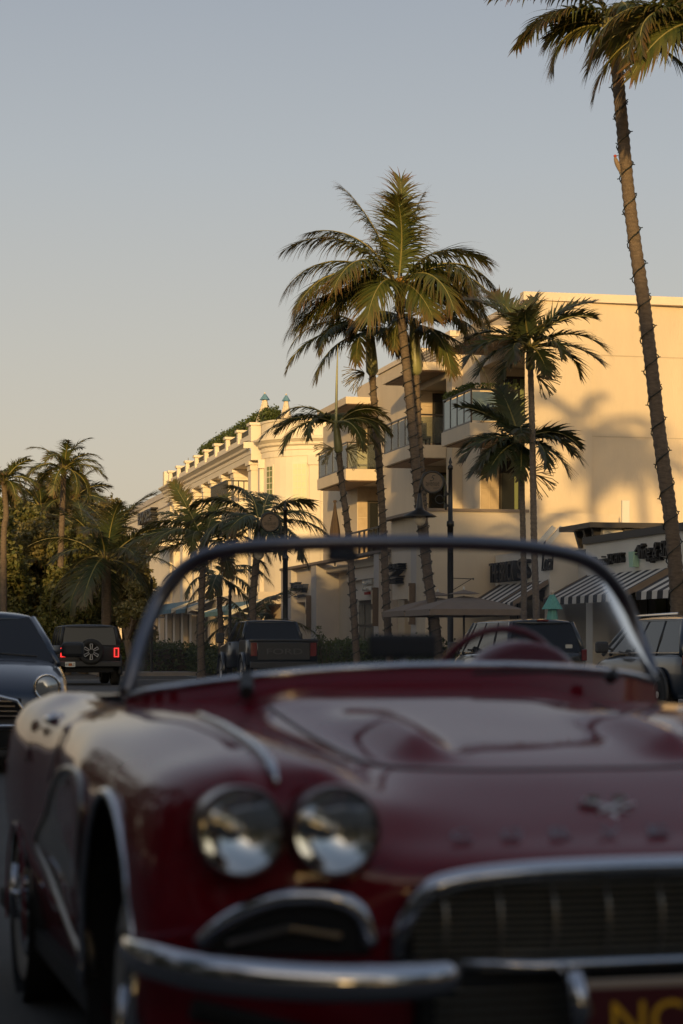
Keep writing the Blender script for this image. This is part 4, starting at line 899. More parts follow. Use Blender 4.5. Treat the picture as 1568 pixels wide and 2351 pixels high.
MB().lathe([(.09,0),(.09,.3),(.055,.35),(.055,2.75),(.075,2.8),(.05,2.9),(.06,2.98),(.01,3.2)]).build('shaft', M['black'], q, True)
# street name sign
p = W(348, 1500, 86); S_ = thing('street_sign', 'white street name blade reading 5TH ST S on a dark post', 'street sign', (p.x, p.y, 0))
zz = CAMZ+(VH-1365)/F*86
MB().tube([(0,0,0),(0,0,zz+.45)], .05, 8).build('post', M['black'], S_); MB().lathe([(.05,0),(.09,.05),(.01,.25)], (0,0,zz+.45), 8).build('finial', M['black'], S_)
q = MB(); rr_ = .1
q.prism([(-.70+rr_*math.cos(a)+ (0 if math.cos(a) < 0 else .60), -.02, zz+.1+rr_*math.sin(a)) for a in np.linspace(math.pi/2, math.pi*2.5, 25)[:-1]], (0,.02,0)); q.build('name_blade', M['signplate'], S_)
text('lettering', '5TH', .22, .12, .005, M['black'], S_, (-.60,-.022,zz+.04), (1,0,0), (0,0,1)); text('lettering', 'ST', .07, .05, .005, M['black'], S_, (-.32,-.022,zz+.10), (1,0,0), (0,0,1)); text('lettering', 'S', .07, .12, .005, M['black'], S_, (-.19,-.022,zz+.04), (1,0,0), (0,0,1))
MB().box(-.01,.01,.06,.75,zz,zz+.2).build('cross_blade', M['signplate'], S_)
# closed brown terrace umbrella
pc = S2W(NU(769, 84), 84); zt2 = ZV(1150, NU(769,84), 84)
closed_umbrella('tall closed brown umbrella standing on the terrace behind the railing', (pc[0], pc[1], 4.4), zt2-4.4, .17, M['brownc'], M['brownc'], .3, flap=.1, fr=.2, finial=False, spindle=True)
pc = W(1268, 1500, 47.5); closed_umbrella('closed teal umbrella standing behind the dark parked SUV', (pc.x, pc.y, .13), 2.15, .34, M['teal'], M['teal'], .15, flap=.45, fr=.50)
# open taupe market umbrella: square, two seen overlapping
def market(label, u, Y, v, half, slope, rz=0):
    p = W(u, 1500, Y); U = thing('market_umbrella', label, 'umbrella', (p.x, p.y, .13), AZ+rz, 'open taupe market umbrellas'); zt_ = CAMZ+(VH-v)/F*Y-.13; ze = zt_-slope
    c = [(-half,-half),(half,-half),(half,half),(-half,half)]
    for i in range(4):
        a, b = c[i], c[(i+1)%4]; q = MB(); rows = []
        for f in (0.06,.3,.6,1.0):
            rows.append([(a[0]*f+(b[0]-a[0])*f*s, a[1]*f+(b[1]-a[1])*f*s, zt_-slope*f+.04*math.sin(math.pi*f)) for s in (0,.5,1)])
        rows.append([(a[0]+(b[0]-a[0])*s, a[1]+(b[1]-a[1])*s, ze-.16) for s in (0,.5,1)]); q.grid(rows); q.build('canopy_panel', M['taupe'], U)
        q = MB().tube([(0,0,zt_-.1),(a[0],a[1],ze-.03)], .02, 5); q.build('rib', M['frame'], U)
    q = MB().tube([(0,0,0),(0,0,zt_)], .03, 8); q.build('pole', M['frame'], U)
    q = MB(); q.grid([[(.28*x, .28*y, zt_-.05+.1) for x, y in c], [(.02*x,.02*y,zt_+.16) for x, y in c]], True); q.build('vent_cap', M['taupe'], U); MB().lathe([(.02,0),(.04,.05),(.01,.12)], (0,0,zt_+.14), 8).build('finial', M['signplate'], U)
market('nearer open taupe market umbrella right of the street lamp', 1065, 57.5, 1368, 1.3, .38)
market('farther open taupe market umbrella behind the thick coconut trunk', 1005, 62, 1372, 1.35, .40)
# woodpecker clinging to the tall palm
p = W(1418, 378, 41.8); Wd = thing('woodpecker', 'small red capped woodpecker clinging to the tall leaning palm trunk', 'bird', tuple(p))
MB().tube([(.05,0,-.17),(.02,0,-.05),(-.02,0,.05),(-.045,0,.11),(-.05,0,.15)], [.012,.05,.055,.034,.03], 10).build('body', mat('woodpecker_feathers', (.22,.16,.11), .8, noise=.4, nscale=60, stretch=(1,1,4)), Wd, True, sub=1)
MB().lathe([(0,-.035),(.03,-.01),(.033,.015),(0,.038)], (-.05,0,.165), 10).build('head', mat('red_cap', (.35,.05,.03), .7), Wd, True)
MB().tube([(-.03,0,.17),(.03,0,.185)], [.011,.002], 6).build('beak', M['black'], Wd); MB().tube([(.04,0,-.15),(.08,0,-.26)], [.018,.008], 6).build('tail', M['black'], Wd)
MB().tube([(0,0,0),(.08,0,.01)], .008, 5).build('leg', M['black'], Wd)

# ============================================================ VEHICLES
def paint(name, col, rough=.25, metal=.0, coat=1.0): return mat(name, col, rough, metal, coat)
M['tyre'] = mat('tyre_rubber', (.018,.017,.016), .85); M['rim'] = mat('alloy_rim', (.42,.40,.38), .4, .2); M['well'] = mat('wheel_well', (.006,.006,.006), .9)
M['chrome'] = mat('chrome', (.62,.62,.64), .10, 1.0); M['carglass'] = mat('car_glass', (.010,.011,.014), .05, spec=.32)
M['plast'] = mat('black_trim_plastic', (.02,.02,.021), .55); M['redlens'] = mat('tail_light_lens', (.13,.006,.006), .2, coat=.4)
M['redlit'] = mat('lit_tail_light', (.5,.01,.01), .3, emit=((1,.03,.03), 1.5)); M['headglass'] = mat('headlamp_glass', (.45,.45,.43), .08, .5, coat=1)
M['platew'] = mat('licence_plate', (.55,.55,.5), .4); M['orange'] = mat('orange_print', (.6,.16,.02), .5)
def loft(secs, cap=True, mirror=True):
    """secs: list of (y, [(x,z)...]) from top centre to bottom; mirrored"""
    q = MB(); rows = []
    for y, pr in secs:
        row = [(-x, y, z) for x, z in pr[::-1]]+[(x, y, z) for x, z in (pr[1:] if pr[0][0] < 1e-6 else pr)]
        rows.append(row)
    q.grid(rows)
    if cap: q.f.append(tuple(range(len(rows[0])))[::-1]); n = len(rows[0])*(len(rows)-1); q.f.append(tuple(n+i for i in range(len(rows[0]))))
    return q
def section(w, zt_, zb_, crown=.03, sh=.1, tuck=.04, flare=0):
    return [(0, zt_+crown), (w*.55, zt_+crown*.8), (w*.88, zt_), (w-.015, zt_-sh), (w+flare, (zt_+zb_)*.5), (w-tuck*.5, zb_+.08), (w-tuck-.05, zb_)]
def wheel(T, x, y, r_, w_, m_rim='rim', side=1, spokes=5):
    o = MB().lathe([(r_*.62,-w_*.5),(r_*.9,-w_*.5),(r_,-w_*.38),(r_,w_*.38),(r_*.9,w_*.5),(r_*.62,w_*.5)], (0,0,0), 28, 'x').build('tyre', M['tyre'], None, True)
    W_ = bpy.data.objects.new('wheel', o.data); bpy.data.objects.remove(o); COL.objects.link(W_); W_.name = 'wheel'; W_.parent = T; W_.location = (x, y, r_)
    q = MB().lathe([(0,side*w_*.36),(r_*.6,side*w_*.40),(r_*.63,side*w_*.46)], (0,0,0), 24, 'x'); q.build('rim', M[m_rim], W_, True)
    q = MB().lathe([(0,side*w_*.3),(r_*.16,side*w_*.52),(0,side*w_*.53)], (0,0,0), 12, 'x'); q.build('hub', M[m_rim], W_)
    return W_
def arch(T, x, y, r_, side, m, d=.05):
    q = MB().lathe([(0,0),(r_*1.13,0)], (x+side*.004, y, r_), 30, 'x'); q.build('wheel_well', M['well'], T)
    q = MB(); q.tube([(x+side*.012, y+r_*1.18*math.cos(a), r_+r_*1.18*math.sin(a)) for a in np.linspace(-.25, math.pi+.25, 22)], d, 8, flat=.6); q.build('wheel_arch', m, T, True)
def greenhouse(T, P, m, wb, wt, zb_, zt_, y, pillars=(), roofcrown=.05):
    """y = (front base, front top, rear top, rear base); body painted pillars with dark panes between"""
    fb, ft, rt, rb = y; sgn = 1 if rb > fb else -1
    def q4(name, pts, mm, e=0): q = MB(); q.quad(*pts); return q.build(name, mm, T)
    i = .012
    q4('windscreen', [(-wb+.05,fb,zb_),(wb-.05,fb,zb_),(wt-.04,ft,zt_-.03),(-wt+.04,ft,zt_-.03)], M['carglass'])
    q4('rear_window', [(-wb+.05,rb,zb_),(wb-.05,rb,zb_),(wt-.04,rt,zt_-.03),(-wt+.04,rt,zt_-.03)], M['carglass'])
    cuts = [0]+list(pillars)+[1]
    for s in (-1, 1):
        for a, b in zip(cuts[:-1], cuts[1:]):
            lo = lambda f: (s*(wb-.02), fb+(rb-fb)*f, zb_); hi = lambda f: (s*(wt-.02), ft+(rt-ft)*f, zt_-.03)
            q4('side_window', [lo(a+.012), lo(b-.012), hi(b-.02), hi(a+.02)], M['carglass'])
        for f in cuts:
            q = MB(); a = Vector((s*(wb-.03), fb+(rb-fb)*f, zb_-.03)); b = Vector((s*(wt-.035), ft+(rt-ft)*f, zt_-.05)); r_ = .038 if f in (0,) else (.05 if f == 1 else .03)
            q.tube([a, a.lerp(b, .5)+Vector((s*.015, 0, 0)), b], r_, 8); q.build('pillar', m if f in (0, 1) else M['plast'], T, True)
    secs = []
    y0, y1 = ft, rt; L_ = y1-y0
    for f, d, e in ((-.03,.045,.06),(.03,.015,.02),(.2,0,0),(.8,0,0),(.97,.015,.02),(1.03,.045,.06)):
        secs.append((y0+L_*f, [(0,zt_+roofcrown-d),(wt*.6,zt_+roofcrown*.8-d),(wt-.03,zt_+.0-d),(wt+.005-e*.3,zt_-.05-d*.3),(wt-.05,zt_-.06-d*.1)]))
    loft(secs).build('roof', m, T, True, sub=1)
def mirror(T, x, y, z, s, m='plast', w=.13, h=.10):
    q = MB().tube([(x,y,z-.05),(x+s*.12,y,z)], .02, 6); q.build('mirror_arm', M[m], T)
    q = MB(); q.box(x+s*.10, x+s*(.10+2*w*.9), y-.07, y+.07, z-h, z+h); o = q.build('door_mirror', M[m], T, bevel=.035); return o
def plate(T, x, y, z, s, txt='', w=.30, h=.15):
    q = MB().box(x-w/2, x+w/2, y-.01, y+.01, z, z+h); P = q.build('licence_plate', M['platew'], T)
    if txt:
        X = (1,0,0) if s < 0 else (-1,0,0); o_ = (x-w*.44, y-.012, z+.04) if s < 0 else (x+w*.44, y+.012, z+.04)
        text('plate_characters', txt, w*.88, h*.45, .004, M['black'], P, o_, X, (0,0,1))
    return P

# --- small dark hatchback facing the camera, left edge
mini_p = paint('dark_blue_paint', (.012,.022,.045), .3)
Yv = 19.4; nn_, tt_ = NT(-54, Yv)
H_ = sthing('parked_car', 'small dark blue hatchback with round headlamp facing us, half outside the left edge', 'car', nn_, tt_)
S_c = 1.06
def sy(l): return [(y, [(x*S_c, z*S_c) for x, z in p]) for y, p in l]
loft(sy([(0,section(.62,.60,.20,.02,.10)),(.06,section(.74,.70,.18,.03,.10)),(.25,section(.82,.80,.17,.05,.10)),(.6,section(.85,.90,.17,.05,.10)),(1.0,section(.86,.955,.17,.04,.09)),(1.2,section(.86,.97,.17,.02,.08)),(2.6,section(.86,.98,.17,.0,.06)),(3.5,section(.84,.97,.18,.0,.06)),(3.72,section(.76,.86,.2,.0,.06))])).build('body', mini_p, H_, True, sub=2)
greenhouse(H_, None, mini_p, .80*S_c, .62*S_c, .95*S_c, 1.39*S_c, (1.02, 1.62, 3.2, 3.68), (.12,.5), .045)
for s in (-1, 1):
    c = (s*.605*S_c, .10, .735*S_c)
    q = MB().lathe([(.095,.02),(.125,-.04),(.13,-.06),(.115,-.075),(.10,-.06)], c, 26, 'y'); Hd = q.build('headlamp_ring', M['chrome'], H_, True)
    q = MB().lathe([(0,-.085),(.06,-.08),(.10,-.06)], c, 20, 'y'); q.build('headlamp_lens', M['headglass'], Hd, True)
    for y in (.62, 3.05): wheel(H_, s*.78*S_c, y, .30, .19, side=s); arch(H_, s*.865*S_c, y, .30, s, M['plast'], .03)
    mirror(H_, s*.73*S_c, 1.18, 1.06*S_c, s, 'plast', .12, .075)
q = MB(); q.tube([(x, -.075+abs(x)**2*.12, z) for x, z in [(-.40,.50),(-.43,.56),(-.36,.66),(-.2,.70),(0,.705),(.2,.70),(.36,.66),(.43,.56),(.40,.50)]], .017, 8); q.build('grille_surround', M['chrome'], H_, True)
MB().box(-.40,.40,-.045,-.01,.49,.68).build('grille_panel', M['well'], H_)
for k in range(4): MB().tube([(-.38+.02*k,-.055,.52+.045*k),(0,-.085,.525+.045*k),(.38-.02*k,-.055,.52+.045*k)], .010, 6).build('grille_bar', M['chrome'], H_)
MB().tube([(-.5,-.05,.43),(0,-.095,.43),(.5,-.05,.43)], .022, 8).build('bumper_bar', M['chrome'], H_, True)
MB().box(-.52,.52,-.06,-.02,.24,.39).build('lower_intake', M['well'], H_)
MB().box(-.84,.84,-.03,.3,.13,.22).build('lower_lip', M['plast'], H_, bevel=.03)
MB().tube([(.62,.98,1.0*S_c),(.2,.99,1.03*S_c),(-.3,1.02,1.045*S_c)], .012, 6).build('wiper', M['plast'], H_); MB().tube([(-.05,.98,1.02*S_c),(-.4,.99,1.03*S_c),(-.7,1.02,1.03*S_c)], .012, 6).build('wiper', M['plast'], H_)

# --- black off-roader driving away
blk = paint('black_paint', (.014,.013,.012), .3); gry = paint('dark_grey_paint', (.010,.0095,.009), .55, coat=.12)
Yv = 64; nn_, tt_ = NT(206, Yv)
T_ = sthing('off_roader', 'black off-roader driving away with spare wheel and lit red tail lights', 'off-road car', nn_, tt_)
def bx(w, zt_, zb_): return [(0,zt_),(w*.6,zt_),(w-.03,zt_-.005),(w,zt_-.05),(w+.005,(zt_+zb_)/2),(w,zb_+.03),(w-.05,zb_)]
loft([(0,bx(.88,1.18,.62)),(.03,bx(.92,1.2,.58)),(3.0,bx(.93,1.2,.5)),(3.1,bx(.93,1.15,.5)),(4.3,bx(.92,1.12,.5)),(4.4,bx(.86,1.05,.55))]).build('body', gry, T_, True)
greenhouse(T_, None, M['plast'], .88, .80, 1.2, 1.80, (3.05, 2.75, .12, .06), (.3,.62), .035)
for s in (-1, 1):
    for y in (.80, 3.75): wheel(T_, s*.84, y, .42, .27, side=s, m_rim='plast'); arch(T_, s*.93, y, .42, s, M['plast'], .08)
    # C-shaped lit lamps
    x = s*.80; q = MB()
    q.box(x-.075,x-.045,-.03,-.005,.84,1.12); q.box(x+.045,x+.075,-.03,-.005,.84,1.12); q.box(x-.045,x+.045,-.03,-.005,1.09,1.12); q.box(x-.045,x+.045,-.03,-.005,.84,.87)
    if s < 0: pass
    l = q.build('tail_light', M['redlit'], T_); MB().box(x-.04,x+.04,-.02,-.003,.88,1.08).build('lens', M['redlens'], l)
    mirror(T_, s*.92, 2.95, 1.30, s)
MB().box(-.95,.95,-.16,-.01,.55,.72).build('rear_bumper', M['plast'], T_, bevel=.03)
MB().box(-.7,.7,-.02,1.5,.38,.54).build('underbody', M['well'], T_)
sp = MB().lathe([(.20,-.02),(.33,-.02),(.385,-.08),(.39,-.18),(.33,-.26),(.25,-.26),(.24,-.20),(.20,-.16)], (0.02,-.0,1.00), 32, 'y').build('spare_wheel', M['tyre'], T_, True)
MB().lathe([(0,-.20),(.24,-.20)], (0.02,0,1.0), 24, 'y').build('wheel_dish', M['well'], sp)
q = MB()
for k in range(6):                                # outlined star spokes
    a = k*math.pi/3; pts_ = []
    for rr, da in ((.07,.28),(.235,.16),(.235,-.16),(.07,-.28)): pts_.append((.02+rr*math.sin(a+da), -.262, 1.0+rr*math.cos(a+da)))
    q.tube([pts_[0],pts_[1]], .014, 5); q.tube([pts_[2],pts_[3]], .014, 5); q.tube([pts_[1],pts_[2]], .014, 5)
o = q.build('spokes', M['rim'], sp); o['kind'] = 'stuff'
MB().box(-.08,.10,-.05,-.01,1.24,1.27).build('brake_light', M['redlens'], T_)
P = plate(T_, -.60, -.175, .55, -1, '618 BLZ'); MB().box(-.65,-.55,-.188,-.186,.58,.66).build('plate_print', M['orange'], P)
MB().tube([(-.92,-.01,1.195),(.92,-.01,1.195)], .012, 6).build('tailgate_trim', M['plast'], T_)

# --- black pickup parked, tailgate lettering
Yv = 62; nn_, tt_ = NT(651, Yv); pk = paint('pickup_dark_paint', (.007,.010,.015), .3, coat=.5)
T_ = sthing('pickup_truck', 'dark pickup with broad rear window and lettered tailgate seen through the windshield', 'pickup truck', nn_, tt_)
loft([(0,bx(.98,1.33,.65)),(.04,bx(1.01,1.36,.62)),(1.7,bx(1.02,1.36,.6))]).build('bed', pk, T_, True)
loft([(1.72,bx(1.0,1.32,.55)),(4.2,bx(1.0,1.30,.5)),(4.3,bx(.99,1.28,.5)),(5.5,bx(.97,1.18,.5)),(5.7,bx(.9,1.05,.55))]).build('body', pk, T_, True)
greenhouse(T_, None, pk, .94, .78, 1.30, 1.93, (4.35, 3.55, 1.95, 1.75), (.12,.55), .04)
for s in (-1, 1):
    for y in (1.0, 4.75): wheel(T_, s*.93, y, .44, .30, side=s); arch(T_, s*1.03, y, .44, s, pk, .07)
    q = MB().box(s*.88-.09, s*.88+.09, -.03, .01, .88, 1.27); q.build('tail_light', M['redlens'], T_)
    mirror(T_, s*1.0, 3.95, 1.42, s, 'plast', .14, .15)
MB().box(-1.0,1.0,-.2,-.01,.52,.72).build('rear_bumper', M['plast'], T_, bevel=.03)
tg = MB().box(-.76,.76,-.035,-.004,.78,1.27).build('tailgate', mat('tailgate_black', (.011,.012,.014), .4, coat=.3), T_)
text('tailgate_lettering', 'FORD', 1.05, .17, .012, mat('tailgate_letter_grey', (.06,.06,.062), .4), tg, (-.5,-.05,.93), (1,0,0), (0,0,1))
MB().box(-1.02,1.02,-.04,.02,1.30,1.375).build('tailgate_cap', pk, T_, bevel=.015)
for x in (-.6, .55): MB().lathe([(.07,0),(.06,.04),(0,.05)], (x,2.4,1.96), 10).build('roof_light', M['plast'], T_)
MB().box(-.12,.12,1.93,1.97,1.90,1.925).build('brake_light', M['redlens'], T_)

# --- dark people carrier parked in front of the shops
Yv = 45.5; nn_, tt_ = NT(1258, Yv); vn = paint('van_dark_green_paint', (.016,.018,.019), .25)
T_ = sthing('parked_suv', 'dark family SUV parked below the teal umbrella, seen from behind through the windshield', 'SUV', nn_, tt_)
loft([(0,section(.82,.98,.35,.0,.06)),(.06,section(.90,1.04,.32,.0,.06)),(.6,section(.93,1.06,.3,.0,.06)),(3.6,section(.93,1.03,.3,.01,.06)),(4.3,section(.90,.98,.3,.03,.08)),(4.75,section(.8,.85,.32,.03,.1)),(4.85,section(.68,.7,.36,.02,.1))]).build('body', vn, T_, True, sub=1)
greenhouse(T_, None, vn, .87, .72, 1.03, 1.72, (4.1, 3.3, .45, .12), (.1,.38,.70), .05)
for s in (-1, 1):
    for y in (.95, 3.85): wheel(T_, s*.84, y, .35, .22, side=s); arch(T_, s*.935, y, .35, s, vn, .03)
    mirror(T_, s*.9, 3.55, 1.16, s, 'plast', .12, .10); MB().box(s*.82-.06, s*.82+.06, -.0, .05, .85, 1.1).build('tail_light', M['redlens'], T_, bevel=.02)
MB().box(-.13,.13,.36,.42,1.70,1.735).build('brake_light', M['redlens'], T_); MB().tube([(-.15,.12,1.1),(.35,.2,1.12)], .012, 5).build('rear_wiper', M['plast'], T_)
MB().box(.45,.60,.16,.18,1.12,1.2).build('sticker', M['platew'], T_)
plate(T_, 0, -.03, .62, -1)

# --- blue-grey SUV at the right edge
Yv = 34.0; nn_, tt_ = NT(1690, Yv); sb = paint('blue_grey_paint', (.016,.024,.038), .3, coat=.6)
T_ = sthing('parked_suv', 'blue-grey SUV with chrome window trim partly hidden by the windshield pillar at the right edge', 'SUV', nn_, tt_)
loft([(0,section(.80,.98,.35,.0,.06)),(.06,section(.90,1.06,.32,.0,.06)),(.6,section(.94,1.08,.3,.0,.07)),(3.3,section(.94,1.02,.3,.01,.07)),(4.0,section(.92,.98,.3,.03,.08)),(4.6,section(.82,.86,.32,.03,.1)),(4.72,section(.66,.7,.36,.02,.1))]).build('body', sb, T_, True, sub=1)
greenhouse(T_, None, sb, .88, .70, 1.04, 1.62, (3.9, 3.0, .55, .15), (.1,.40,.70), .06)
for s in (-1, 1):
    for y in (.95, 3.75): wheel(T_, s*.85, y, .37, .23, side=s); arch(T_, s*.945, y, .37, s, M['plast'], .035)
    mirror(T_, s*.9, 3.25, 1.14, s, 'plast', .12, .10); MB().box(s*.82-.08, s*.82+.08, -.0, .05, .85, 1.02).build('tail_light', M['redlens'], T_, bevel=.02)
    MB().tube([(s*.885,3.8,1.045),(s*.89,.2,1.055)], .010, 6).build('chrome_trim', M['chrome'], T_); MB().tube([(s*.70,2.9,1.68),(s*.70,.7,1.69)], .018, 6).build('roof_rail', M['chrome'], T_)

# ============================================================ THE RED CLASSIC CONVERTIBLE
TH = R(14.3)
V_ = thing('classic_convertible', 'dark red classic open car with four round headlamps, chrome bumpers and wraparound windshield', 'car', (.585, 4.05, 0), TH)
red = mat('dark_red_paint', (.15,.003,.011), .42, 0, .78, spec=.04)
M['chromecar'] = mat('car_chrome', (.55,.56,.60), .07, 1.0); M['lowchrome'] = mat('dull_trim', (.25,.24,.23), .3, .9)
M['covegrey'] = mat('cove_silver_paint', (.17,.16,.14), .35, .3, .5); M['blackin'] = mat('black_interior', (.006,.006,.007), .6)
M['grillebar'] = mat('grille_bar_metal', (.40,.36,.28), .35, .8); M['tooth'] = mat('grille_tooth_metal', (.36,.32,.26), .35, .8)
rows = [ # each row: ten points from centre line to sill
 [(0,.03,.36),(.28,.03,.36),(.47,.05,.36),(.60,.07,.36),(.70,.10,.36),(.80,.15,.36),(.87,.19,.35),(.895,.23,.34),(.885,.25,.30),(.84,.26,.25)],
 [(0,.02,.50),(.28,.02,.50),(.47,.04,.50),(.60,.06,.50),(.70,.09,.50),(.80,.13,.50),(.885,.19,.49),(.92,.25,.43),(.905,.27,.35),(.85,.27,.25)],
 [(0,0,.62),(.28,0,.62),(.47,.02,.62),(.60,.04,.62),(.70,.065,.62),(.80,.10,.62),(.90,.19,.60),(.935,.28,.50),(.915,.30,.38),(.855,.30,.25)],
 [(0,-.02,.735),(.28,-.01,.733),(.46,.02,.73),(.60,.055,.725),(.70,.075,.72),(.80,.11,.72),(.905,.20,.70),(.94,.31,.57),(.92,.33,.41),(.858,.33,.25)],
 [(0,.11,.79),(.28,.11,.79),(.46,.11,.79),(.60,.065,.81),(.70,.08,.80),(.79,.105,.81),(.905,.21,.77),(.945,.35,.64),(.923,.37,.44),(.86,.36,.25)],
 [(0,.25,.842),(.28,.25,.842),(.45,.20,.85),(.60,.085,.895),(.70,.12,.885),(.785,.115,.895),(.90,.24,.84),(.945,.41,.70),(.925,.42,.47),(.86,.41,.25)],
 [(0,.42,.893),(.28,.42,.893),(.45,.37,.895),(.60,.17,.930),(.70,.20,.930),(.785,.22,.930),(.895,.34,.88),(.945,.50,.75),(.926,.50,.5),(.865,.5,.25)],
 [(0,.60,.925),(.28,.60,.925),(.45,.58,.915),(.60,.45,.950),(.70,.46,.965),(.785,.48,.950),(.895,.55,.895),(.945,.66,.77),(.926,.66,.5),(.865,.66,.25)],
 [(0,.90,.962),(.28,.90,.962),(.46,.90,.945),(.60,.85,.970),(.70,.85,.992),(.79,.86,.975),(.895,.90,.915),(.945,.95,.79),(.926,.95,.5),(.865,.95,.25)],
 [(0,1.2,1.0),(.28,1.2,.995),(.46,1.2,.975),(.60,1.2,.982),(.70,1.2,.998),(.79,1.2,.980),(.90,1.2,.925),(.945,1.2,.80),(.925,1.2,.5),(.86,1.2,.25)],
 [(0,1.5,1.038),(.30,1.5,1.03),(.48,1.5,1.0),(.62,1.5,.992),(.71,1.5,.998),(.80,1.5,.980),(.90,1.5,.93),(.94,1.5,.80),(.92,1.5,.5),(.86,1.5,.25)],
 [(0,1.72,1.06),(.32,1.74,1.05),(.52,1.78,1.02),(.66,1.83,1.0),(.73,1.86,.995),(.80,1.87,.98),(.90,1.87,.93),(.935,1.87,.80),(.92,1.87,.5),(.86,1.87,.25)],
 [(0,2.3,1.0),(.32,2.3,1.0),(.52,2.3,1.0),(.66,2.3,.985),(.73,2.3,.985),(.80,2.3,.97),(.89,2.3,.92),(.925,2.3,.78),(.915,2.3,.5),(.86,2.3,.25)],
 [(0,2.75,1.0),(.32,2.75,1.0),(.52,2.75,1.0),(.66,2.75,.985),(.73,2.75,.985),(.80,2.75,.975),(.895,2.75,.92),(.925,2.75,.78),(.915,2.75,.5),(.86,2.75,.25)],
 [(0,3.1,1.0),(.32,3.1,1.0),(.52,3.1,1.0),(.66,3.1,1.0),(.74,3.1,1.005),(.81,3.1,.995),(.90,3.1,.93),(.935,3.1,.78),(.92,3.1,.5),(.86,3.1,.25)],
 [(0,3.5,.97),(.32,3.5,.97),(.52,3.5,.96),(.66,3.5,.975),(.74,3.5,.99),(.81,3.5,.98),(.90,3.5,.92),(.93,3.5,.75),(.915,3.5,.5),(.86,3.5,.25)],
 [(0,4.0,.90),(.32,4.0,.90),(.52,4.0,.89),(.66,4.0,.90),(.74,4.0,.91),(.80,4.0,.89),(.87,4.0,.82),(.90,4.0,.68),(.88,4.0,.48),(.82,4.0,.28)],
 [(0,4.40,.72),(.32,4.40,.72),(.52,4.38,.71),(.64,4.36,.71),(.71,4.35,.71),(.76,4.33,.70),(.81,4.3,.65),(.83,4.3,.55),(.81,4.3,.42),(.76,4.3,.3)]]
CP = np.array(rows); CP[12:, :, 0] *= .935; CP[11, :, 0] *= .965; CP[10, :, 0] *= .985
def crom(A, n, axis):
    A = np.moveaxis(A, axis, 0); P = np.concatenate([[2*A[0]-A[1]], A, [2*A[-1]-A[-2]]]); out = []
    for i in range(1, len(P)-2):
        a, b, c, d = P[i-1], P[i], P[i+1], P[i+2]
        for k in range(n):
            t = k/n; out.append(.5*((2*b)+(c-a)*t+(2*a-5*b+4*c-d)*t*t+(3*b-a-3*c+d)*t**3))
    out.append(P[-2]); return np.moveaxis(np.array(out), 0, axis)
NR = 8
full = np.concatenate([CP[:, ::-1][:, :-1]*np.array([-1,1,1]), CP], axis=1)     # mirrored control net
S = crom(crom(full, NR, 0), NR, 1)
ax_ = np.abs(S[..., 0]); yy = S[..., 1]
def sst(a, b, x): t = np.clip((x-a)/(b-a), 0, 1); return t*t*(3-2*t)
ridge = .044*np.exp(-((ax_-.29)/.05)**2)*sst(.47, .58, yy)*(1-sst(.75, 1.25, yy))*(S[..., 2] > .8)
center_bulge = .004*sst(.42, .30, ax_)*sst(.45, .7, yy)*(1-sst(1.3,1.5,yy))*(S[..., 2] > .8)
S[..., 2] += ridge+center_bulge
WH = [(.68,.455,.39), (3.30,.28,.29)]
nr, nc = S.shape[:2]
side = (ax_ > .80) & (S[..., 2] < .90)
for (wy, wz, wr) in WH:                             # pull vertices near the arch onto its circle
    dy, dz = S[..., 1]-wy, S[..., 2]-wz; d = np.sqrt(dy**2+dz**2)
    mk = side & (d < wr) & (d > wr-.04); S[..., 1][mk] = wy+dy[mk]/d[mk]*wr; S[..., 2][mk] = wz+dz[mk]/d[mk]*wr
bodyf, hoodf = [], []
for i in range(nr-1):
    for j in range(nc-1):
        c = (S[i,j]+S[i+1,j]+S[i,j+1]+S[i+1,j+1])/4
        if abs(c[0]) < .66 and 1.84 < c[1] < 2.95: continue
        if abs(c[0]) > .78 and c[2] < .90 and any((c[1]-wy)**2+(c[2]-wz)**2 < (wr-.004)**2 for wy, wz, wr in WH): continue
        f = (i*nc+j, i*nc+j+1, (i+1)*nc+j+1, (i+1)*nc+j)
        hr = .44-.10*max(0, (.56-c[1])/.13)**2
        (hoodf if abs(c[0]) < hr and .425 < c[1] < 1.45 else bodyf).append(f)
allv = [tuple(p) for p in S.reshape(-1, 3)]
q = MB(); q.v = allv; q.f = bodyf; ob = q.build('body', red, V_, True)
q = MB(); q.v = allv; q.f = hoodf; oh = q.build('bonnet', red, V_, True)
import bmesh
for o in (ob, oh):
    b = bmesh.new(); b.from_mesh(o.data); bmesh.ops.delete(b, geom=[v for v in b.verts if not v.link_faces], context='VERTS'); b.to_mesh(o.data); b.free()
def surf(x, y, up=True):
    d = (S[..., 0]-x)**2+(S[..., 1]-y)**2+np.where(S[..., 2] < .6, 1, 0)*up; i = np.unravel_index(np.argmin(d), d.shape); return Vector(S[i])
def surfz(x, y):
    d = (S[..., 0]-x)**2+(S[..., 1]-y)**2+np.where(S[..., 2] < .7, 1, 0); idx = np.argsort(d.ravel())[:6]; w = 1/(d.ravel()[idx]+1e-5); return float((S[..., 2].ravel()[idx]*w).sum()/w.sum())
hl = [(-.43,1.42),(-.44,1.0),(-.435,.75),(-.43,.60),(-.41,.50),(-.35,.445),(-.2,.43),(0,.425),(.2,.43),(.35,.445),(.41,.50),(.43,.60),(.435,.75),(.44,1.0),(.43,1.42)]
hp = smooth_path([(x, y, surfz(x, y)+.001) for x, y in hl], 5); q = MB().tube(hp, .0035, 6); q.build('bonnet_gap', M['blackin'], V_, True)
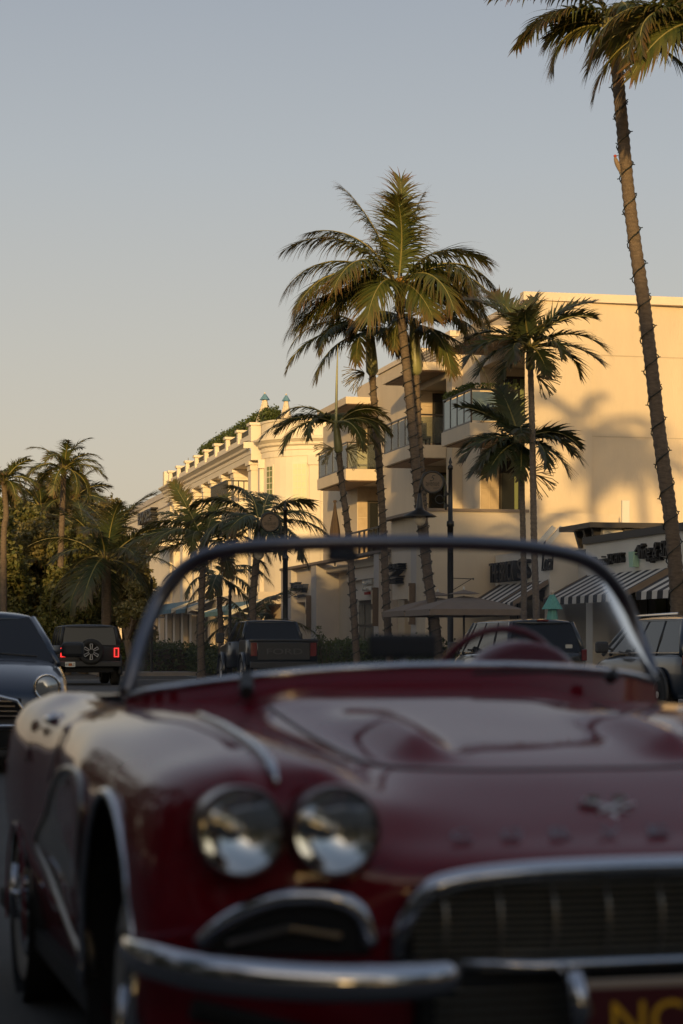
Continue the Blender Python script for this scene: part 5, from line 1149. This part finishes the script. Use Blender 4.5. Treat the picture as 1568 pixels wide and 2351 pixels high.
# wheel wells, underside, interior tub
for s in (-1, 1):
    for wy, wz, wr in WH:
        q = MB(); q.lathe([(wr+.01, s*(.93 if wy < 2 else .86)),(wr+.01, s*.55),(0, s*.55)], (0, wy, wz), 36, 'x'); q.build('wheel_well', M['well'], V_)
        q = MB(); q.tube([(s*(.94 if wy < 2 else .872), wy+wr*math.cos(a), wz+wr*math.sin(a)) for a in np.linspace(-.2, math.pi+.2, 30)], .010 if wy < 2 else .004, 8); q.build('arch_lip', M['chromecar'] if wy < 2 else red, V_, True)
MB().box(-.84,.84,.25,4.2,.20,.26).build('underbody', M['well'], V_)
MB().box(-.70,.70,1.86,3.0,.30,.33).box(-.68,-.65,1.86,3.0,.33,.94).box(.65,.68,1.86,3.0,.33,.94).box(-.67,.67,2.92,2.97,.33,.98).box(-.67,.67,1.80,1.85,.33,.98).build('interior_tub', M['blackin'], V_)
MB().box(-.80,.80,.30,1.2,.28,.70).build('engine_bay', M['well'], V_)
for x in (-.34, .34):
    MB().box(x-.24,x+.24,2.35,2.85,.40,.52).build('seat', red, V_, bevel=.05); MB().box(x-.24,x+.24,2.78,2.92,.5,.94).build('seat_back', red, V_, bevel=.05)
# dashboard and hump, steering wheel, mirror
q = MB(); q.grid([[(-.66,1.82,1.02),(-.3,1.78,1.055),(0,1.76,1.065),(.3,1.78,1.055),(.68,1.82,1.02)],[(-.67,2.0,1.03),(-.3,2.0,1.07),(0,2.0,1.075),(.3,2.0,1.07),(.69,2.0,1.03)],[(-.67,2.12,1.02),(-.3,2.14,1.06),(0,2.15,1.065),(.3,2.14,1.06),(.69,2.12,1.02)],[(-.67,2.16,.9),(-.3,2.18,.9),(0,2.18,.9),(.3,2.18,.9),(.69,2.16,.9)]]); q.build('dashboard', M['blackin'], V_, True, sub=2)
cx_, w_ = .475, .155
q = MB(); q.grid([[(cx_+math.cos(a)*w_*s1, y, 1.055+math.sin(a)*.115*s1+dz) for a in np.linspace(0, math.pi, 14)] for y, s1, dz in ((2.00,.15,0),(2.01,.75,0),(2.04,.95,0),(2.16,1.02,0),(2.2,.95,0))]); q.build('instrument_hood', red, V_, True)
q = MB(); c_ = Vector((.50, 2.42, 1.02)); n_ = Vector((0,.92,.38)); up_ = Vector((0,-.38,.92))
q.tube([c_+Vector((1,0,0))*.20*math.cos(a)+up_*.20*math.sin(a) for a in np.linspace(0, 2*math.pi, 36)[:-1]], .013, 8, closed=True); q.build('steering_wheel', red, V_, True)
MB().tube([c_+Vector((-.19,0,0)), c_-n_*.05, c_+Vector((.19,0,0))], .010, 6).build('wheel_spoke', M['chromecar'], V_); MB().tube([c_-n_*.04, c_-n_*-.0+Vector((0,-.35,-.1))], .022, 8).build('steering_column', M['blackin'], V_)
q = MB().box(-.03,.165,1.93,1.96,1.12,1.185); q.build('dash_mirror', M['blackin'], V_, bevel=.012); MB().tube([(.07,1.95,1.06),(.07,1.95,1.125)], .012, 6).build('mirror_stem', M['chromecar'], V_)
MB().box(-.16,-.075,1.88,1.91,1.385,1.415).build('header_latch', M['blackin'], V_, bevel=.01)
# windshield frame: header, posts, lower rail (measured as car coordinates)
def CL(u, v, y):
    c, s = math.cos(TH), math.sin(TH); k = K(u); x = (k*(4.05+c*y)-.585+s*y)/(c-k*s); Y = 4.05+s*x+c*y; return Vector((x, y, CAMZ+(VH-v)*Y/F))
top = [CL(*p) for p in ((288,1596,1.98),(310,1520,2.0),(335,1445,2.03),(372,1370,2.05),(430,1300,2.03),(520,1264,1.98),(680,1249,1.92),(895,1245,1.88),(1100,1248,1.88),(1250,1262,1.92),(1352,1290,1.97),(1415,1350,2.03),(1450,1420,2.05),(1478,1490,2.03),(1502,1560,1.98))]
bot = [CL(*p) for p in ((288,1600,1.98),(350,1586,1.86),(450,1572,1.76),(600,1552,1.69),(760,1538,1.66),(895,1531,1.65),(1050,1528,1.66),(1200,1529,1.69),(1330,1535,1.76),(1430,1546,1.86),(1504,1563,1.98))]
tp_ = smooth_path(top, 6); bt_ = smooth_path(bot, 6)
MB().tube(tp_, .021, 10).build('windshield_frame', mat('windshield_frame_metal', (.15,.155,.18), .28, .9), V_, True)
MB().tube(bt_, .011, 8).build('lower_rail', M['chromecar'], V_, True)
# cowl band below the rail
q = MB(); q.grid([[tuple(p+Vector((0,0,-.004))) for p in bt_], [(p.x*1.0, p.y-.03, surfz(p.x, p.y-.03)-.012) for p in bt_]]); q.build('cowl_band', red, V_, True)
a_ = [Vector(p) for p in tp_]; N_ = 40
def resamp(P, n):
    L_ = [0]; 
    for i in range(1, len(P)): L_.append(L_[-1]+(P[i]-P[i-1]).length)
    out = []
    for k in range(n):
        d = L_[-1]*k/(n-1); i = max(0, min(len(P)-2, int(np.searchsorted(L_, d)-1))); out.append(P[i].lerp(P[i+1], (d-L_[i])/max(1e-9, L_[i+1]-L_[i])))
    return out
A1, B1 = resamp(tp_, N_), resamp(bt_, N_)
q = MB(); q.grid([[tuple(A1[i].lerp(B1[i], f)+Vector((0, .03*math.sin(math.pi*f)*-1, 0))) for i in range(N_)] for f in np.linspace(0, 1, 8)]); q.build('windshield_glass', M['wsglass'], V_, True)
# vertical centre post seen at the left third of the cowl, wiper and vents
MB().tube([CL(566,1555,1.66), CL(566,1590,1.50)], .018, 8).build('wiper_pivot', M['blackin'], V_)
MB().tube([CL(1395,1560,1.72), CL(1415,1545,1.70)], .018, 8).build('wiper_pivot', M['blackin'], V_)
MB().tube([CL(1420,1562,1.70)+Vector((0,0,.008)), CL(1250,1552,1.60)+Vector((0,-.02,.012)), CL(1080,1556,1.58)+Vector((0,-.03,.012))], .005, 6).build('wiper', M['blackin'], V_)
# headlamps
bowl = mat('lamp_reflector', (.92,.91,.88), .06, 1.0, noise=.0); lens = clearglass('lamp_lens', (.93,.93,.92), .02)
for x, y in ((-.781,.052),(-.610,.022),(.610,.022),(.781,.052)):
    z = .812
    q = MB().lathe([(.083,.075),(.085,.0),(.083,-.014),(.079,-.018),(.0765,-.010),(.076,.012)], (x,y,z), 36, 'y'); hb = q.build('headlamp', mat('lamp_bezel_dark', (.05,.012,.014), .3, .2, .8) if x == -.781 else bpy.data.materials['lamp_bezel_dark'], V_, True)
    q = MB().lathe([(.003,.036),(.02,.0335),(.04,.026),(.058,.014),(.076,-.003)], (x,y,z), 36, 'y'); q.build('reflector', bowl, hb, True)
    q = MB().lathe([(.011,.034),(.011,.012),(0,.008)], (x,y,z), 12, 'y'); q.build('bulb_cap', M['chromecar'], hb, True)
    q = MB().lathe([(0,-.030),(.03,-.027),(.055,-.018),(.0765,-.004)], (x,y,z), 36, 'y'); q.build('lens', lens, hb, True)
# fender spears
for s in (-1, 1):
    pp = [(s*.70, y, surfz(s*.70, y)+.006) for y in np.linspace(.16, .95, 14)]
    pp = [(s*.70, .115, .895)]+pp
    q = MB().tube(pp, [.008,.014]+[.013-.0007*i for i in range(13)], 8, flat=.8); q.build('fender_spear', M['chromecar'], V_, True)
# grille
gs = smooth_path([(-.492,.03,.575),(-.490,.0,.63),(-.462,-.02,.69),(-.40,-.035,.722),(-.25,-.05,.738),(0,-.055,.742),(.25,-.05,.738),(.40,-.035,.722),(.462,-.02,.69),(.490,.0,.63),(.492,.03,.575)], 6)
MB().tube(gs, .021, 10, flat=.8).build('grille_surround', M['chromecar'], V_, True)
q = MB(); q.grid([[tuple(p+Vector((0,.022,-.004))) for p in gs], [(p.x, p.y+.03, .56) for p in gs]]); q.build('grille_panel', M['well'], V_)
for k in range(11):
    z = .583+.0125*k; hw = .468-.06*max(0,(z-.67)/.06)**2
    MB().tube([(-hw,-.005,z),(-.2,-.035,z),(.2,-.035,z),(hw,-.005,z)], .0028, 5).build('grille_bar', M['grillebar'], V_)
for k in range(-4, 5):
    x = k*.105; MB().tube([(x,-.045+.05*x*x,.578),(x,-.062+.05*x*x,.62),(x,-.058+.05*x*x,.67),(x,-.04+.05*x*x,.712-.1*abs(x)**2.5)], [.002,.004,.0037,.002], 7).build('grille_tooth', M['tooth'], V_, True)
MB().tube([(-.47,.02,.565),(-.25,-.045,.560),(.25,-.045,.560),(.47,.02,.565)], .012, 8).build('grille_lower_bar', M['chromecar'], V_, True)
# lower opening with bars
MB().box(-.46,.46,-.02,.03,.40,.55).build('lower_opening', M['well'], V_, bevel=.01)
for k in range(6): MB().tube([(-.43,-.022,.425+k*.018),(.43,-.022,.425+k*.018)], .0025, 5).build('lower_bar', M['grillebar'], V_)
# side scoops with chrome eyebrow
for s in (-1, 1):
    pr = smooth_path([(s*.845,.115,.600),(s*.80,.085,.645),(s*.73,.055,.682),(s*.66,.035,.692),(s*.60,.02,.685),(s*.56,.015,.655),(s*.543,.015,.600)], 6)
    MB().tube(pr, .017, 9, flat=.8).build('scoop_trim', M['chromecar'], V_, True)
    q = MB(); q.grid([[tuple(p+Vector((0,.004,-.004))) for p in pr], [(p.x, p.y+.004, .585) for p in pr]]); q.build('scoop_mesh', M['well'], V_)
    MB().tube([(s*.80,.075,.605),(s*.69,.035,.635),(s*.60,.015,.62)], .006, 6).build('parking_lamp_bar', M['lowchrome'], V_)
# bumpers
for s in (-1, 1):
    pb = smooth_path([(s*.935,.42,.565),(s*.955,.22,.572),(s*.935,.06,.578),(s*.86,-.04,.568),(s*.70,-.095,.555),(s*.55,-.125,.552),(s*.44,-.115,.556),(s*.425,-.08,.558)], 6)
    n_ = len(pb); rad_ = [.028+.008*math.sin(math.pi*i/n_) for i in range(n_)]; rad_[-1] = .012; rad_[-2] = .022; rad_[-3] = .030
    MB().tube(pb, rad_, 14, flat=.65, up=(0,0,1)).build('bumper', M['chromecar'], V_, True)
    MB().tube([(s*.20,-.07,.555),(s*.195,-.12,.545),(s*.19,-.135,.49),(s*.19,-.11,.43)], [.012,.022,.022,.010], 10).build('bumper_guard', M['chromecar'], V_, True)
    MB().tube([(s*.88,0,.50),(s*.6,.0,.42),(s*.45,.02,.41)], .02, 8).build('bumper_bracket', M['well'], V_)
# badge and letters
vm = mat('emblem_silver', (.72,.70,.68), .28, .6); lm0 = mat('flag_metal', (.35,.34,.36), .3, .9)
def onfas(x, z):                                   # y of the sloping nose at height z
    zz_ = [.735,.79,.842,.893]; yy_ = [-.02,.11,.25,.42]; return float(np.interp(z, zz_, yy_))
for s in (-1, 1):
    q = MB(); q.add([(s*.058,onfas(0,.836)-.02,.838),(s*.045,onfas(0,.84)-.02,.826),(0,onfas(0,.815)-.02,.808),(0,onfas(0,.826)-.02,.822),(s*.058,onfas(0,.836)-.005,.838),(s*.045,onfas(0,.84)-.005,.826),(0,onfas(0,.815)-.005,.808),(0,onfas(0,.826)-.005,.822)],
        [(0,1,2,3),(4,7,6,5),(0,3,7,4),(0,4,5,1),(1,5,6,2)]); q.build('v_emblem', vm, V_)
    q = MB().tube([(s*.045,onfas(0,.84)-.012,.845),(-s*.03,onfas(0,.826)-.022,.822)], .003, 5); q.build('crossed_flag_staff', vm, V_)
    q = MB().box(s*.028-.012, s*.028+.012, onfas(0,.84)-.02, onfas(0,.84)-.014, .838, .854); q.build('crossed_flag', lm0, V_)
lm = mat('nose_letter_metal', (.25,.22,.23), .3, .9)
for i, ch in enumerate('CORVETTE'):
    x = -.345+i*.1005; z = .787; y = onfas(0, z)-.008
    text('nose_letter', ch, .042, .020, .004, lm, V_, (x-.021, y-.005, z-.004), (1,0,0), (0,.42,.907))
# licence plate
M['maroon'] = mat('plate_maroon', (.07,.004,.010), .4); M['yellow'] = mat('plate_yellow', (.80,.42,.02), .5); M['platerim'] = mat('plate_rim_ivory', (.42,.33,.25), .4)
P = MB().box(-.190,.146,-.125,-.115,.37,.542).build('licence_plate', M['platerim'], V_, bevel=.004)
MB().box(-.181,.137,-.127,-.1252,.378,.527).build('plate_face', M['maroon'], P)
text('plate_characters', 'NCRS', .250, .070, .003, M['yellow'], P, (-.128,-.1285,.432), (1,0,0), (0,0,1), .0)
text('plate_characters', 'FLORIDA', .20, .03, .003, M['yellow'], P, (-.095,-.1285,.393), (1,0,0), (0,0,1), .2)
# side cove panel, trim, spears
for s in (-1, 1):
    def sx_(y, z):
        d = (S[..., 1]-y)**2+(S[..., 2]-z)**2+np.where(S[..., 0]*s < .7, 9, 0); i = np.unravel_index(np.argmin(d), d.shape); return float(S[i][0])
    ol = [(1.07,.41),(1.09,.62),(1.00,.775),(1.12,.855),(1.6,.84),(2.1,.76),(2.45,.66),(2.72,.56),(2.45,.49),(2.0,.43),(1.6,.385),(1.3,.375)]
    pts_ = smooth_path([(sx_(y, z)+s*.004, y, z) for y, z in ol]+[(sx_(*ol[0])+s*.004, *ol[0])], 5)
    cen = Vector((sx_(1.8,.6)+s*.004, 1.8, .6)); q = MB(); q.v = [tuple(cen)]+[tuple(p) for p in pts_]; q.f = [(0, i, i+1) for i in range(1, len(pts_))]; q.build('cove_panel', M['covegrey'], V_, True)
    MB().tube(pts_, .009, 7).build('cove_trim', M['lowchrome'], V_, True)
    for k in range(0): MB().tube([(sx_(1.2,.55)+s*.012, 1.22, .52+.06*k),(sx_(1.5,.55)+s*.02, 1.48, .52+.06*k)], [.008,.003], 6).build('vent_spear', M['chromecar'], V_, True)
    MB().tube([(s*.80,2.58,.945),(s*.835,2.60,.93),(s*.835,2.72,.93),(s*.80,2.74,.945)], .010, 7).build('door_handle', M['chromecar'], V_, True)
    for y in (1.9, 2.9): MB().tube([(s*x*(.985 if y < 2 else .937), y, z+.001) for x, z in ((.72,.99),(.81,.972),(.90,.915),(.936,.79))], .003, 5).build('door_gap', M['blackin'], V_)
# outside mirror
MB().tube([(.86,1.66,.95),(.87,1.66,1.05)], .012, 8).build('mirror_stem', M['chromecar'], V_); MB().lathe([(0,-.05),(.035,-.045),(.06,-.015),(.066,.02),(.0,.022)], (.885,1.66,1.09), 20, 'y').build('door_mirror', M['blackin'], V_, True)
# wheels with whitewalls
ww = mat('whitewall', (.30,.28,.25), .6)
for s in (-1, 1):
    for y in (.68, 3.30):
        W_ = MB().lathe([(.20,-.085),(.29,-.10),(.335,-.07),(.345,0),(.335,.07),(.29,.10),(.20,.085)], (0,0,0), 40, 'x').build('wheel', M['tyre'], V_, True); W_.location = (s*(.775 if y < 1 else .745), y, .345)
        MB().lathe([(.215,s*.094),(.285,s*.107),(.29,s*.103)], (0,0,0), 40, 'x').build('whitewall', ww, W_, True)
        MB().lathe([(.0,s*.115),(.05,s*.11),(.10,s*.08),(.17,s*.085),(.205,s*.10),(.21,s*.085)], (0,0,0), 32, 'x').build('hub_cap', M['chromecar'], W_, True)
        q = MB()
        for k in range(2): a = k*math.pi/2; q = MB().tube([(s*.125,.09*math.cos(a),.09*math.sin(a)),(s*.14,0,0),(s*.125,-.09*math.cos(a),-.09*math.sin(a))], .011, 6); q.build('spinner', M['chromecar'], W_, True)
